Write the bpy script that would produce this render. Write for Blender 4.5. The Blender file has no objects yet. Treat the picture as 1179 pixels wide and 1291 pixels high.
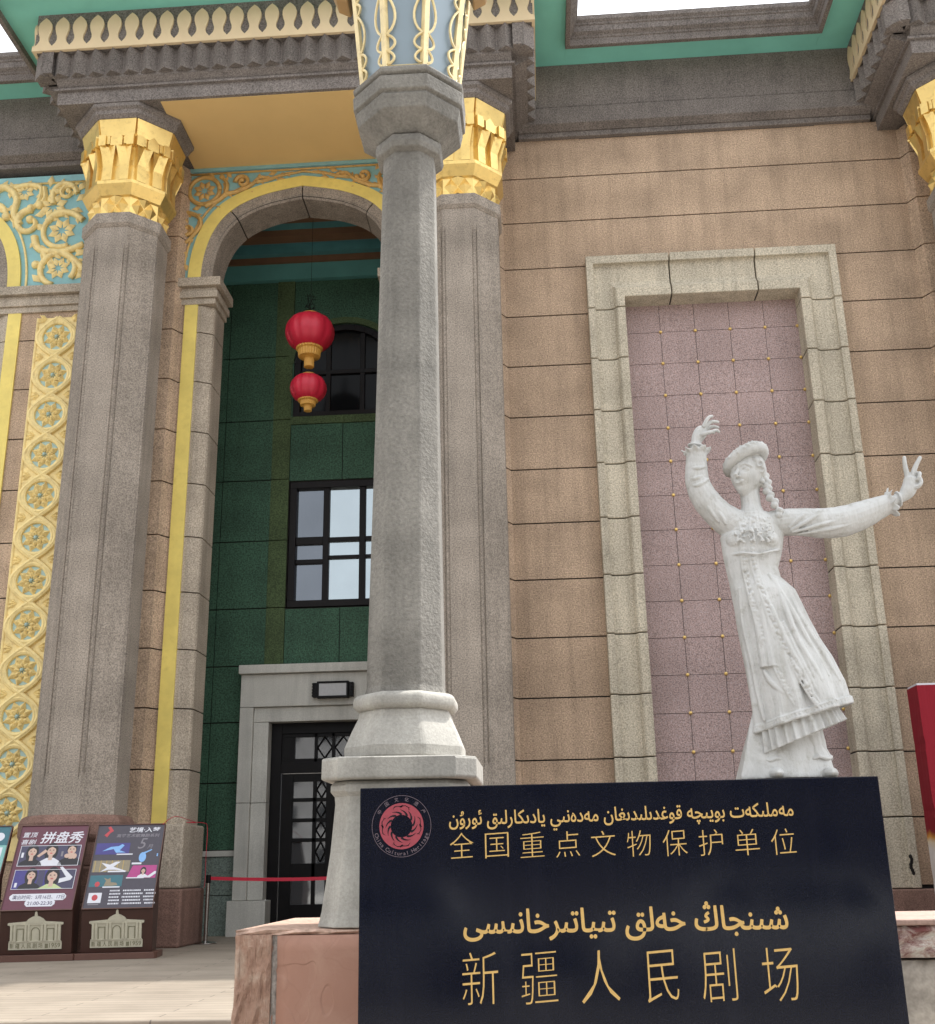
import bpy, bmesh, math, random
from mathutils import Vector, Matrix
from mathutils.geometry import interpolate_bezier, tessellate_polygon
random.seed(7)
S = bpy.context.scene
COL = S.collection
PI = math.pi
rad = math.radians

# ------------------------------------------------------------------ camera
pitch, roll, yaw = rad(17.71), rad(-1.11), rad(3.52)
fwd = Vector((-math.sin(yaw)*math.cos(pitch), math.cos(yaw)*math.cos(pitch), math.sin(pitch)))
rt = Vector((math.cos(yaw), math.sin(yaw), 0)); up = rt.cross(fwd)
r2 = math.cos(roll)*rt + math.sin(roll)*up
u2 = -math.sin(roll)*rt + math.cos(roll)*up
cam = bpy.data.objects.new('camera', bpy.data.cameras.new('camera')); COL.objects.link(cam)
M = Matrix((( r2.x, u2.x, -fwd.x, 0), (r2.y, u2.y, -fwd.y, 0), (r2.z, u2.z, -fwd.z, 1.0), (0, 0, 0, 1)))
cam.matrix_world = M
cam.data.sensor_fit = 'HORIZONTAL'; cam.data.sensor_width = 36; cam.data.lens = 36*1400/1179
cam.data.clip_start = 0.05; cam.data.clip_end = 3000
S.camera = cam

# ------------------------------------------------------------------ light
SUN = Vector((0.43, 0.285, 1.0)).normalized()          # direction towards the sun
elev = math.asin(SUN.z)
W = bpy.data.worlds.new("World"); S.world = W; W.use_nodes = True
wt = W.node_tree; wt.nodes.clear()
sky = wt.nodes.new('ShaderNodeTexSky'); sky.sky_type = 'NISHITA'; sky.sun_disc = False
sky.sun_elevation = elev; sky.sun_rotation = math.atan2(SUN.x, SUN.y)
sky.air_density = 4.0; sky.dust_density = 4.0; sky.ozone_density = 1.0; sky.altitude = 0
hs = wt.nodes.new('ShaderNodeHueSaturation'); hs.inputs['Saturation'].default_value = 0.0
bg = wt.nodes.new('ShaderNodeBackground'); bg.inputs['Strength'].default_value = 0.15
wo = wt.nodes.new('ShaderNodeOutputWorld')
wt.links.new(sky.outputs[0], hs.inputs['Color']); tn = wt.nodes.new('ShaderNodeMix'); tn.data_type = 'RGBA'; tn.blend_type = 'MULTIPLY'; tn.inputs[0].default_value = 1.0; tn.inputs[7].default_value = (.965, 1.0, 1.06, 1)
wt.links.new(hs.outputs[0], tn.inputs[6]); wt.links.new(tn.outputs[2], bg.inputs['Color']); wt.links.new(bg.outputs[0], wo.inputs[0])
sl = bpy.data.lights.new('sun', 'SUN'); sl.energy = 2.0; sl.angle = rad(1.0); sl.color = (1.0, 0.965, 0.90)
so = bpy.data.objects.new('sun', sl); COL.objects.link(so); so.location = (8, 4, 30)
so.rotation_euler = SUN.to_track_quat('Z', 'Y').to_euler()
S.view_settings.view_transform = 'Standard'; S.view_settings.look = 'None'
S.view_settings.exposure = 1.30; S.view_settings.gamma = 1.0
S.cycles.max_bounces = 8; S.cycles.diffuse_bounces = 5; S.cycles.use_denoising = True

# ------------------------------------------------------------------ materials
def lin(c):
    return tuple(((x/255)/12.92 if x/255 <= .04045 else (((x/255)+.055)/1.055)**2.4) for x in c)
class NT:
    def __init__(s, name):
        s.m = bpy.data.materials.new(name); s.m.use_nodes = True; s.t = s.m.node_tree
        s.b = s.t.nodes['Principled BSDF']; s.n = s.t.nodes
        s.tc = s.n.new('ShaderNodeTexCoord')
    def L(s, a, b): s.t.links.new(a, b)
    def noise(s, scale, detail=3, rough=.55, stretch=None, dist=0):
        n = s.n.new('ShaderNodeTexNoise'); n.inputs['Scale'].default_value = scale
        n.inputs['Detail'].default_value = detail; n.inputs['Roughness'].default_value = rough; n.inputs['Distortion'].default_value = dist
        if stretch:
            mp = s.n.new('ShaderNodeMapping'); mp.inputs['Scale'].default_value = stretch
            s.L(s.tc.outputs['Object'], mp.inputs[0]); s.L(mp.outputs[0], n.inputs['Vector'])
        else: s.L(s.tc.outputs['Object'], n.inputs['Vector'])
        return n.outputs['Fac']
    def ramp(s, fac, stops, interp='LINEAR'):
        r = s.n.new('ShaderNodeValToRGB'); r.color_ramp.interpolation = interp
        e = r.color_ramp.elements
        while len(e) < len(stops): e.new(.5)
        for i, (p, c) in enumerate(stops):
            e[i].position = p; e[i].color = (*c, 1) if len(c) == 3 else c
        s.L(fac, r.inputs[0]); return r.outputs[0]
    def mix(s, a, b, fac, mode='MIX'):
        x = s.n.new('ShaderNodeMix'); x.data_type = 'RGBA'; x.blend_type = mode
        for sock, v in ((x.inputs[0], fac), (x.inputs[6], a), (x.inputs[7], b)):
            if hasattr(v, 'links'): s.L(v, sock)
            elif isinstance(v, (int, float)): sock.default_value = v
            else: sock.default_value = (*v, 1)
        return x.outputs[2]
    def bump(s, h, strength=.3, dist=.01, prev=None):
        b = s.n.new('ShaderNodeBump'); b.inputs['Strength'].default_value = strength; b.inputs['Distance'].default_value = dist
        s.L(h, b.inputs['Height'])
        if prev is not None: s.L(prev, b.inputs['Normal'])
        return b.outputs[0]
    def out(s, col=None, rough=.8, metal=0, normal=None, spec=None):
        if col is not None:
            if hasattr(col, 'links'): s.L(col, s.b.inputs['Base Color'])
            else: s.b.inputs['Base Color'].default_value = (*col, 1)
        if hasattr(rough, 'links'): s.L(rough, s.b.inputs['Roughness'])
        else: s.b.inputs['Roughness'].default_value = rough
        s.b.inputs['Metallic'].default_value = metal
        if spec is not None: s.b.inputs['Specular IOR Level'].default_value = spec
        if normal is not None: s.L(normal, s.b.inputs['Normal'])
        return s.m

def sc3(c, k): return tuple(min(1, x*k) for x in c)
def granite(name, c, grain=55, spread=.55, stain=.25, streak=.2, rough=.9, bump=.5, tint=None, patch=1.3):
    """washed-pebble stucco / stone: speckle + blotches + faint run-down streaks"""
    k = NT(name)
    g = k.noise(grain, 2, .7)
    col = k.ramp(g, [(.3, sc3(c, 1-spread)), (.5, c), (.7, sc3(c, 1+spread))])
    if tint:
        t = k.noise(grain*.6, 1, .5)
        col = k.mix(col, tint, k.ramp(t, [(.5, (0, 0, 0)), (.75, (.55, .55, .55))]))
    blot = k.noise(patch, 6, .6)
    col = k.mix(col, k.ramp(blot, [(.25, (1-stain,)*3), (.55, (1, 1, 1)), (.8, (1+stain*.35,)*3)]), 1.0, 'MULTIPLY')
    cv = k.noise(1.0, 1, .5, stretch=(.22, .22, 1.25))
    col = k.mix(col, k.ramp(cv, [(.35, (.92, .915, .91)), (.65, (1.06, 1.06, 1.06))]), 1.0, 'MULTIPLY')
    if streak:
        st = k.noise(1.0, 5, .6, stretch=(5.5, 5.5, .35))
        col = k.mix(col, k.ramp(st, [(.3, (1-streak,)*3), (.55, (1, 1, 1))]), 1.0, 'MULTIPLY')
    return k.out(col, rough, 0, k.bump(g, bump, .006), .3)
def paint(name, c, rough=.55, var=.12, scale=3.0, bump=.1, metal=0, dirt=None):
    k = NT(name)
    n = k.noise(scale, 6, .6)
    col = k.ramp(n, [(.3, sc3(c, 1-var)), (.7, sc3(c, 1+var*.6))])
    if dirt:
        d = k.noise(9, 5, .7)
        col = k.mix(col, dirt, k.ramp(d, [(.52, (0, 0, 0)), (.75, (.6, .6, .6))]))
    f = k.noise(70, 2, .6)
    return k.out(col, rough, metal, k.bump(f, bump, .003))

MAT = {}
MAT['brown'] = granite('brown_stucco', (.462, .340, .236), 46, .52, .26, .18, tint=(.52, .36, .28))
MAT['greycol'] = granite('grey_column_stucco', (.315, .270, .224), 50, .44, .28, .22)
MAT['pier'] = granite('pier_stucco', (.440, .375, .295), 48, .42, .24, .22)
MAT['dark'] = granite('dark_cornice_stucco', (.200, .176, .160), 46, .5, .28, .16, patch=1.6)
MAT['frame'] = granite('frame_stone', (.500, .445, .345), 46, .42, .22, .22)
MAT['pink'] = granite('pink_tile_stucco', (.365, .268, .250), 56, .55, .14, .08, tint=(.46, .40, .40))
MAT['green'] = granite('green_stucco', (.042, .100, .062), 38, .65, .25, .12, tint=(.07, .16, .10), rough=.7)
MAT['olive'] = granite('olive_stucco', (.070, .105, .045), 45, .5, .25, .1, rough=.8)
MAT['greybase'] = granite('grey_green_base', (.20, .25, .22), 40, .45, .2, .1)
MAT['mortar'] = paint('dark_joint', (.018, .015, .013), .9, .1)
MAT['concrete_pale'] = granite('pale_lamp_concrete', (.40, .382, .340), 75, .12, .34, .26, bump=.35, patch=2.5)
MAT['concrete'] = granite('lamp_concrete', (.228, .215, .190), 60, .18, .42, .30, bump=1.0, patch=2.5)
MAT['doorstone'] = granite('door_stone', (.58, .57, .52), 60, .12, .16, .2, bump=.2)
MAT['redstone'] = granite('red_granite_base', (.235, .140, .110), 60, .4, .35, .25)
MAT['gold'] = paint('gold_leaf', (.82, .58, .20), .30, .14, 2.5, .15, .7, (.40, .24, .07))
MAT['yellow'] = paint('yellow_paint', (.82, .65, .17), .5, .16, 1.8, .1, 0, (.66, .50, .12))
MAT['shadedrelief'] = paint('shaded_gilded_relief', (.66, .42, .14), .5, .16, 8, .2, .15, (.20, .11, .04))  # gilded relief again, its colour darkened for the shade under the portico soffit
MAT['paleblue'] = paint('pale_blue_disc', (.42, .58, .54), .7, .10, 2.5)
MAT['relief'] = paint('gilded_relief', (.86, .68, .30), .5, .14, 8, .2, .1, (.42, .27, .10))
MAT['blue'] = paint('pale_blue_paint', (.26, .50, .52), .7, .10, 2.5, .1, 0, (.24, .36, .37))
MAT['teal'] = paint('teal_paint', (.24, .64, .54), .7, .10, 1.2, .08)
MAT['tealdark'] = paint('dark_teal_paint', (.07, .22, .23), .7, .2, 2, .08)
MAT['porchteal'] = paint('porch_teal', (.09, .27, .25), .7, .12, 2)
MAT['cream'] = paint('cream_paint', (.74, .58, .36), .7, .08, 2, .08)
MAT['ochre'] = paint('ochre_plaster', (.76, .53, .23), .85, .05, .8, .05)
MAT['woodbeam'] = paint('painted_beam', (.16, .08, .04), .7, .2, 2, .1)
MAT['black'] = paint('black_metal', (.007, .0065, .007), .45, .2, 6, .05)
MAT['frameblack'] = paint('dark_window_frame', (.012, .010, .010), .45, .2, 6, .05)
MAT['steel'] = paint('brushed_steel', (.42, .40, .38), .25, .15, 20, .05, 1.0)
MAT['red'] = paint('red_lantern_silk', (.56, .016, .045), .42, .08, 6, .1)
MAT['redbelt'] = paint('red_webbing', (.48, .010, .035), .6, .08, 30, .1)
MAT['lgold'] = paint('lantern_gold_fabric', (.62, .33, .06), .5, .1, 8, .1)
MAT['kiosk'] = paint('brown_lacquer', (.050, .020, .014), .4, .12, 5, .05)
MAT['kioskbase'] = paint('brown_lacquer_plinth', (.105, .048, .034), .45, .12, 5, .05)
MAT['ivory'] = paint('ivory_relief', (.50, .47, .36), .6, .1, 10, .1)
MAT['ivorydark'] = paint('olive_line', (.20, .19, .12), .7, .1, 10, .1)
MAT['letter'] = paint('gilt_lettering', (.58, .375, .125), .42, .12, 40, .1, .25)
MAT['logored'] = paint('enamel_red', (.28, .038, .055), .5, .12, 40, .05)
MAT['logogrey'] = paint('etched_grey', (.15, .11, .13), .6, .1, 40, .05)
MAT['white'] = paint('printed_white', (.62, .62, .66), .5, .03, 5, .0)
def flat(name, c, rough=.3): 
    k = NT(name); n = k.noise(25, 3); return k.out(k.ramp(n, [(.3, sc3(c, .93)), (.7, sc3(c, 1.05))]), rough)
def glass(name, c, metal, rough=.03):
    k = NT(name); n = k.noise(1.3, 2, .5)
    return k.out(k.ramp(n, [(.3, sc3(c, .9)), (.7, c)]), rough, metal, k.bump(n, .04, .02))
MAT['glass'] = glass('reflective_window_glass', (.40, .455, .475), .85)
for q_ in ('black', 'frameblack'): MAT[q_].node_tree.nodes['Principled BSDF'].inputs['Specular IOR Level'].default_value = .15
MAT['dimglass'] = glass('dim_window_glass', (.15, .165, .185), .8)
MAT['darkglass'] = glass('dark_window_glass', (.008, .009, .010), .0, .12)
MAT['doorglass'] = glass('door_glass', (.30, .315, .33), .8, .04)
MAT['darkglass'].node_tree.nodes['Principled BSDF'].inputs['Specular IOR Level'].default_value = .10
MAT['lampglass'] = glass('pale_blue_lamp_panel', (.235, .300, .345), .0, .35)

def m_granite_black():
    k = NT('polished_black_granite')
    s = k.noise(220, 2, .7); col = k.ramp(s, [(.3, (.0015, .002, .004)), (.62, (.0035, .005, .014)), (.8, (.016, .021, .045))])
    d = k.noise(2.2, 5, .65)
    r = k.ramp(d, [(.3, (.07,)*3), (.75, (.16,)*3)])
    st = k.noise(1.0, 4, .6, stretch=(9, 9, .5))
    dust = k.ramp(st, [(.5, (0, 0, 0)), (.8, (.03, .03, .03))])
    col = k.mix(col, (.09, .09, .13), dust)
    return k.out(col, r, 0, None, .23)
MAT['granite'] = m_granite_black()
def m_marble():
    k = NT('weathered_white_marble')
    n = k.noise(2.2, 7, .62, dist=.6)
    col = k.ramp(n, [(.25, (.39, .388, .365)), (.5, (.53, .53, .512)), (.8, (.585, .585, .57))])
    d = k.noise(7, 7, .72)
    col = k.mix(col, (.26, .24, .19), k.ramp(d, [(.54, (0, 0, 0)), (.78, (.8, .8, .8))]))
    st = k.noise(1.0, 5, .6, stretch=(11, 11, .6))
    col = k.mix(col, (.40, .39, .34), k.ramp(st, [(.53, (0, 0, 0)), (.80, (.5, .5, .5))]))
    f = k.noise(60, 3, .6); f2 = k.noise(14, 4, .6, stretch=(1.6, 1.6, .5))
    return k.out(col, .62, 0, k.bump(f2, .5, .03, k.bump(f, .2, .004)))
MAT['marble'] = m_marble()
def m_sandstone():
    k = NT('red_sandstone')
    n = k.noise(3.5, 7, .6, dist=.8)
    col = k.ramp(n, [(.25, (.34, .175, .12)), (.55, (.35, .190, .135)), (.8, (.42, .255, .185))])
    w = k.noise(2.2, 2, .5, stretch=(1, 1, .8), dist=1.5)
    crack = k.ramp(w, [(.487, (1, 1, 1)), (.497, (.62, .58, .55)), (.507, (1, 1, 1))])
    col = k.mix(col, crack, .18, 'MULTIPLY')
    w2 = k.noise(3.3, 1, .5, stretch=(1, 1, .55), dist=1.1)
    crack2 = k.ramp(w2, [(.44, (0, 0, 0)), (.46, (1, 1, 1)), (.6, (.6, .6, .6))])
    f = k.noise(45, 5, .7)
    return k.out(col, .85, 0, k.bump(crack2, .35, .012, k.bump(f, .35, .006)))
MAT['sandstone'] = m_sandstone()
def m_rough_sand():
    k = NT('hewn_sandstone_edge')
    n = k.noise(6, 6, .7)
    col = k.ramp(n, [(.3, (.28, .155, .105)), (.5, (.40, .25, .18)), (.72, (.58, .46, .36))])
    st = k.noise(1, 3, .6, stretch=(38, 38, 1.6)); f = k.noise(30, 6, .75)
    return k.out(col, .95, 0, k.bump(st, .9, .03, k.bump(f, .8, .02)))
MAT['hewn'] = m_rough_sand()
def m_weathered():
    k = NT('flaking_red_limestone')
    n = k.noise(9, 8, .72, dist=.5)
    col = k.ramp(n, [(.40, (.14, .045, .038)), (.50, (.36, .27, .23)), (.56, (.50, .46, .40)), (.8, (.42, .40, .37))])
    return k.out(col, .92, 0, k.bump(n, .8, .015))
MAT['flaking'] = m_weathered()
MAT['palestone'] = granite('pale_rubble_stone', (.44, .39, .33), 25, .22, .4, .1, bump=.8, patch=6)
def m_paving():
    k = NT('strip_paving')
    br = k.n.new('ShaderNodeTexBrick'); br.inputs['Scale'].default_value = 1.0
    br.inputs['Mortar Size'].default_value = .006; br.inputs['Brick Width'].default_value = 1.9; br.inputs['Row Height'].default_value = .16
    br.inputs['Color1'].default_value = (.32, .268, .21, 1); br.inputs['Color2'].default_value = (.275, .23, .18, 1); br.inputs['Mortar'].default_value = (.13, .105, .085, 1)
    k.L(k.tc.outputs['Object'], br.inputs['Vector'])
    n = k.noise(1.4, 6, .6); col = k.mix(br.outputs['Color'], k.ramp(n, [(.25, (.75, .74, .73)), (.6, (1, 1, 1)), (.85, (1.08, 1.07, 1.05))]), 1.0, 'MULTIPLY')
    f = k.noise(50, 3, .6, stretch=(.25, 2, 1)); col = k.mix(col, k.ramp(f, [(.3, (.9, .9, .9)), (.7, (1.06, 1.06, 1.06))]), 1.0, 'MULTIPLY')
    return k.out(col, .7, 0, k.bump(f, .2, .003))
MAT['paving'] = m_paving()
MAT['riser'] = granite('step_riser_stone', (.25, .17, .13), 40, .3, .4, .2)
def m_ground():
    k = NT('street_paving')
    br = k.n.new('ShaderNodeTexBrick'); br.inputs['Scale'].default_value = 1.0; br.inputs['Mortar Size'].default_value = .012
    br.inputs['Brick Width'].default_value = .6; br.inputs['Row Height'].default_value = .3
    br.inputs['Color1'].default_value = (.44, .40, .35, 1); br.inputs['Color2'].default_value = (.38, .35, .31, 1); br.inputs['Mortar'].default_value = (.13, .12, .11, 1)
    k.L(k.tc.outputs['Object'], br.inputs['Vector'])
    n = k.noise(.5, 6, .6); col = k.mix(br.outputs['Color'], k.ramp(n, [(.3, (.75,)*3), (.7, (1.05,)*3)]), 1.0, 'MULTIPLY')
    return k.out(col, .85)
MAT['ground'] = m_ground()
MAT['asphalt'] = granite('asphalt', (.055, .054, .052), 30, .4, .3, 0)
def m_banner():
    k = NT('printed_banner')
    sep = k.n.new('ShaderNodeSeparateXYZ'); k.L(k.tc.outputs['Object'], sep.inputs[0])
    n = k.noise(1.6, 3, .5)
    ad = k.n.new('ShaderNodeMath'); ad.operation = 'MULTIPLY_ADD'; ad.inputs[1].default_value = .35
    k.L(n, ad.inputs[0]); k.L(sep.outputs['Z'], ad.inputs[2])
    sb = k.n.new('ShaderNodeMath'); sb.operation = 'SUBTRACT'; sb.inputs[1].default_value = 1.12; k.L(ad.outputs[0], sb.inputs[0])
    col = k.ramp(sb.outputs[0], [(.72, (.66, .62, .60)), (.80, (.70, .60, .46)), (.86, (.62, .30, .05)), (.92, (.22, .006, .016))])
    f = k.noise(1, 3, .5, stretch=(7, 7, .4))
    return k.out(col, .6, 0, k.bump(f, .35, .03), .2)
MAT['banner'] = m_banner()

# ------------------------------------------------------------------ mesh helpers
def wloc(o):
    v = Vector((0, 0, 0))
    while o is not None: v += o.location; o = o.parent
    return v
class MB:
    def __init__(s): s.v = []; s.f = []; s.mi = []; s.cur = 0
    def add(s, vs, fs):
        b = len(s.v); s.v += [Vector(p) for p in vs]
        for f in fs: s.f.append([b+i for i in f]); s.mi.append(s.cur)
    def box(s, x0, x1, y0, y1, z0, z1):
        s.add([(x0,y0,z0),(x1,y0,z0),(x1,y1,z0),(x0,y1,z0),(x0,y0,z1),(x1,y0,z1),(x1,y1,z1),(x0,y1,z1)],
              [(0,3,2,1),(4,5,6,7),(0,1,5,4),(1,2,6,5),(2,3,7,6),(3,0,4,7)]); return s
    def prism(s, poly, y0, y1):                       # polygon in x,z pushed along y
        n = len(poly)
        s.add([(x,y0,z) for x,z in poly]+[(x,y1,z) for x,z in poly],
              [tuple(range(n)), tuple(range(2*n-1,n-1,-1))]+[(i,i+n,(i+1)%n+n,(i+1)%n) for i in range(n)]); return s
    def prismx(s, poly, x0, x1):                      # polygon in y,z pushed along x
        n = len(poly)
        s.add([(x0,y,z) for y,z in poly]+[(x1,y,z) for y,z in poly],
              [tuple(range(n)), tuple(range(2*n-1,n-1,-1))]+[(i,i+n,(i+1)%n+n,(i+1)%n) for i in range(n)]); return s
    def prismz(s, poly, z0, z1):
        n = len(poly)
        s.add([(x,y,z0) for x,y in poly]+[(x,y,z1) for x,y in poly],
              [tuple(range(n)), tuple(range(2*n-1,n-1,-1))]+[(i,i+n,(i+1)%n+n,(i+1)%n) for i in range(n)]); return s
    def loft(s, rings, caps=True, closed=True):
        n = len(rings[0]); vs = [p for r in rings for p in r]; fs = []
        for k in range(len(rings)-1):
            for i in range(n if closed else n-1):
                j = (i+1) % n; fs.append((k*n+i, k*n+j, (k+1)*n+j, (k+1)*n+i))
        if caps and closed: fs.append(tuple(range(n))); fs.append(tuple((len(rings)-1)*n+i for i in range(n)))
        s.add(vs, fs); return s
    def lathe(s, prof, seg=24, c=(0,0,0), fn=None):
        rings = []
        for r, z in prof:
            rings.append([(c[0]+(r*(fn(a) if fn else 1))*math.cos(a), c[1]+(r*(fn(a) if fn else 1))*math.sin(a), c[2]+z) for a in [2*PI*i/seg for i in range(seg)]])
        return s.loft(rings)
    def octa(s, prof, c=(0,0,0), k=1.0):              # prof: (apothem, z); flat face to the front
        rings = []
        for a, z in prof:
            t = a*math.tan(PI/8)*k
            q = [(-t,-a),(t,-a),(a,-t),(a,t),(t,a),(-t,a),(-a,t),(-a,-t)]
            rings.append([(c[0]+x, c[1]+y, c[2]+z) for x, y in q])
        return s.loft(rings)
    def tube(s, pts, r, sides=8, cap=True):
        pts = [Vector(p) for p in pts]; n = len(pts); rings = []
        rs = r if isinstance(r, (list, tuple)) else [r]*n
        prev = None
        for i, p in enumerate(pts):
            t = (pts[min(i+1,n-1)]-pts[max(i-1,0)])
            t = t.normalized() if t.length > 1e-9 else Vector((0,0,1))
            if prev is None:
                a = Vector((0,0,1)) if abs(t.z) < .9 else Vector((1,0,0)); u = t.cross(a).normalized()
            else:
                u = prev - t*prev.dot(t)
                u = u.normalized() if u.length > 1e-6 else t.cross(Vector((.3,.5,.8))).normalized()
            prev = u; w = t.cross(u)
            rings.append([p+u*rs[i]*math.cos(2*PI*k/sides)+w*rs[i]*math.sin(2*PI*k/sides) for k in range(sides)])
        return s.loft(rings, caps=cap)
    def ball(s, c, r, seg=12, rings=8, mat=None):
        R = []
        rx, ry, rz = r if isinstance(r, (tuple, list)) else (r, r, r)
        for i in range(1, rings):
            a = PI*i/rings
            R.append([Vector((rx*math.sin(a)*math.cos(2*PI*k/seg), ry*math.sin(a)*math.sin(2*PI*k/seg), rz*math.cos(a))) for k in range(seg)])
        if mat is not None: R = [[mat @ p for p in q] for q in R]
        R = [[p+Vector(c) for p in q] for q in R]
        return s.loft(R)
    def leaf(s, c, d, ln, w, h, y):                   # a ridged petal lying on the plane y, pointing along (dx,dz)
        dx, dz = d; px, pz = -dz, dx
        b = (c[0], y, c[1]); t = (c[0]+dx*ln, y, c[1]+dz*ln)
        l = (c[0]+dx*ln*.5+px*w, y, c[1]+dz*ln*.5+pz*w); r = (c[0]+dx*ln*.5-px*w, y, c[1]+dz*ln*.5-pz*w)
        m = (c[0]+dx*ln*.55, y-h, c[1]+dz*ln*.55)
        s.add([b, r, t, l, m], [(0,1,4),(1,2,4),(2,3,4),(3,0,4)]); return s
    def flower(s, c, r, y, n=8, a0=.39):
        for k in range(n):
            a = a0+2*PI*k/n; d = (math.cos(a), math.sin(a))
            s.leaf((c[0]+d[0]*r*.18, c[1]+d[1]*r*.18), d, r*.82, r*.27, r*.24, y)
        return s
    def xf(s, m, start=0):
        for i in range(start, len(s.v)): s.v[i] = m @ s.v[i]
        return s
    def build(s, name, mats, parent=None, local=False, loc=None, smooth=False, bevel=0, seg=2, ang=40, weld=False):
        me = bpy.data.meshes.new(name)
        off = Vector((0,0,0))
        if not local: off = wloc(parent) if parent else Vector((0,0,0))
        if loc is not None and not local: off = off+Vector(loc)
        me.from_pydata([tuple(p-off) for p in s.v], [], s.f)
        mats = mats if isinstance(mats, (list, tuple)) else [mats]
        for m in mats: me.materials.append(MAT[m] if isinstance(m, str) else m)
        me.polygons.foreach_set('material_index', s.mi)
        bm = bmesh.new(); bm.from_mesh(me)
        if weld: bmesh.ops.remove_doubles(bm, verts=bm.verts, dist=1e-5)
        bmesh.ops.recalc_face_normals(bm, faces=bm.faces); bm.to_mesh(me); bm.free()
        if smooth:
            me.polygons.foreach_set('use_smooth', [True]*len(me.polygons))
        o = bpy.data.objects.new(name, me); COL.objects.link(o)
        if parent: o.parent = parent
        if loc is not None: o.location = loc
        if bevel:
            md = o.modifiers.new('edge', 'BEVEL'); md.width = bevel; md.segments = seg; md.limit_method = 'ANGLE'; md.angle_limit = rad(ang)
        return o
def tag(o, label=None, cat=None, group=None, kind=None):
    if label: o['label'] = label
    if cat: o['category'] = cat
    if group: o['group'] = group
    if kind: o['kind'] = kind
    return o
def empty(name, loc, rz=0, label=None, cat=None, group=None):
    o = bpy.data.objects.new(name, None); COL.objects.link(o); o.location = loc; o.rotation_euler = (0,0,rz)
    o.empty_display_size = .3
    return tag(o, label, cat, group)
def copy_tree(o, parent=None, loc=None):
    c = o.copy(); COL.objects.link(c); c.parent = parent if parent else o.parent
    if loc is not None: c.location = loc
    for ch in list(o.children): copy_tree(ch, c)
    return c
def smooth_pts(P, n=8):                               # Catmull-Rom through points
    P = [Vector(p) for p in P]; out = []
    for i in range(len(P)-1):
        a, b, c, d = P[max(i-1,0)], P[i], P[i+1], P[min(i+2,len(P)-1)]
        for k in range(n):
            t = k/n
            out.append(.5*((2*b)+(c-a)*t+(2*a-5*b+4*c-d)*t*t+(3*b-a-3*c+d)*t**3))
    out.append(P[-1]); return out
_tcache = {}
def glyphs(body, off=0.0, shear=0.0):                 # a text as 2-D triangles / polygons in its own box
    key = (body, off, shear)
    if key in _tcache: return _tcache[key]
    cu = bpy.data.curves.new('txt', 'FONT'); cu.body = body; cu.size = 1.0; cu.offset = off; cu.resolution_u = 3; cu.shear = shear
    ob = bpy.data.objects.new('txt', cu); COL.objects.link(ob)
    dg = bpy.context.evaluated_depsgraph_get(); me = bpy.data.meshes.new_from_object(ob.evaluated_get(dg))
    vs = [(v.co.x, v.co.y) for v in me.vertices]; fs = [tuple(p.vertices) for p in me.polygons]
    bpy.data.objects.remove(ob); bpy.data.curves.remove(cu); bpy.data.meshes.remove(me)
    _tcache[key] = (vs, fs); return vs, fs
def contours(ch):                                      # outlines of one glyph as sampled polygons
    cu = bpy.data.curves.new('txt', 'FONT'); cu.body = ch; cu.size = 1.0
    ob = bpy.data.objects.new('txt', cu); COL.objects.link(ob)
    dg = bpy.context.evaluated_depsgraph_get(); c2 = ob.to_curve(dg); out = []
    for sp in c2.splines:
        bp = sp.bezier_points; n = len(bp); P = []
        for i in range(n):
            p, q = bp[i], bp[(i+1) % n]
            P += [Vector((v.x, v.y)) for v in interpolate_bezier(p.co, p.handle_right, q.handle_left, q.co, 5)[:-1]]
        Q = []
        for v in P:
            if not Q or (v-Q[-1]).length > 1e-4: Q.append(v)
        if len(Q) > 2 and (Q[0]-Q[-1]).length < 1e-4: Q.pop()
        if len(Q) > 2: out.append(Q)
    ob.to_curve_clear(); bpy.data.objects.remove(ob); bpy.data.curves.remove(cu)
    return out
def area(P): return .5*sum(P[i].x*P[(i+1) % len(P)].y-P[(i+1) % len(P)].x*P[i].y for i in range(len(P)))
def inside(p, P):
    c = False
    for i in range(len(P)):
        a, b = P[i], P[i-1]
        if (a.y > p.y) != (b.y > p.y) and p.x < (b.x-a.x)*(p.y-a.y)/(b.y-a.y)+a.x: c = not c
    return c
def grow(P, off):
    n = len(P); out = []
    sg = 1 if area(P) > 0 else -1
    for i in range(n):
        a, b = (P[i]-P[i-1]), (P[(i+1) % n]-P[i])
        t = a.normalized()+b.normalized()
        if t.length < 1e-4: t = a
        t = t.normalized(); out.append(P[i]+Vector((t.y, -t.x))*off*sg)
    return out
def glyph_row(body, off):                              # every outline filled by itself, so overlapping strokes never cancel out
    bar = glyphs('|', 0)[0]; b1 = max(v[0] for v in bar)
    V, F, Z = [], [], []
    for i, ch in enumerate(body):
        if ch == ' ': continue
        adv = (max(v[0] for v in glyphs(body[:i]+'|', 0)[0])-b1) if i else 0.0
        cs = contours(ch); ar = [area(c) for c in cs]; sg = 1 if max(ar, key=abs) > 0 else -1
        outer = [c for c, a in zip(cs, ar) if a*sg > 0]; holes = [c for c, a in zip(cs, ar) if a*sg < 0]
        for k, c in enumerate(outer):
            hs_ = [grow(h, -off) for h in holes if inside(h[0], c)]
            loops = [grow(c, off)]+hs_
            flat_ = [v for l in loops for v in l]; b = len(V)
            V += [(v.x+adv, v.y) for v in flat_]; Z += [(i % 2)*2+k % 2]*len(flat_)
            F += [tuple(b+q for q in t) for t in tessellate_polygon([[Vector((v.x, v.y, 0)) for v in l] for l in loops])]
    return V, F, Z
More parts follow.
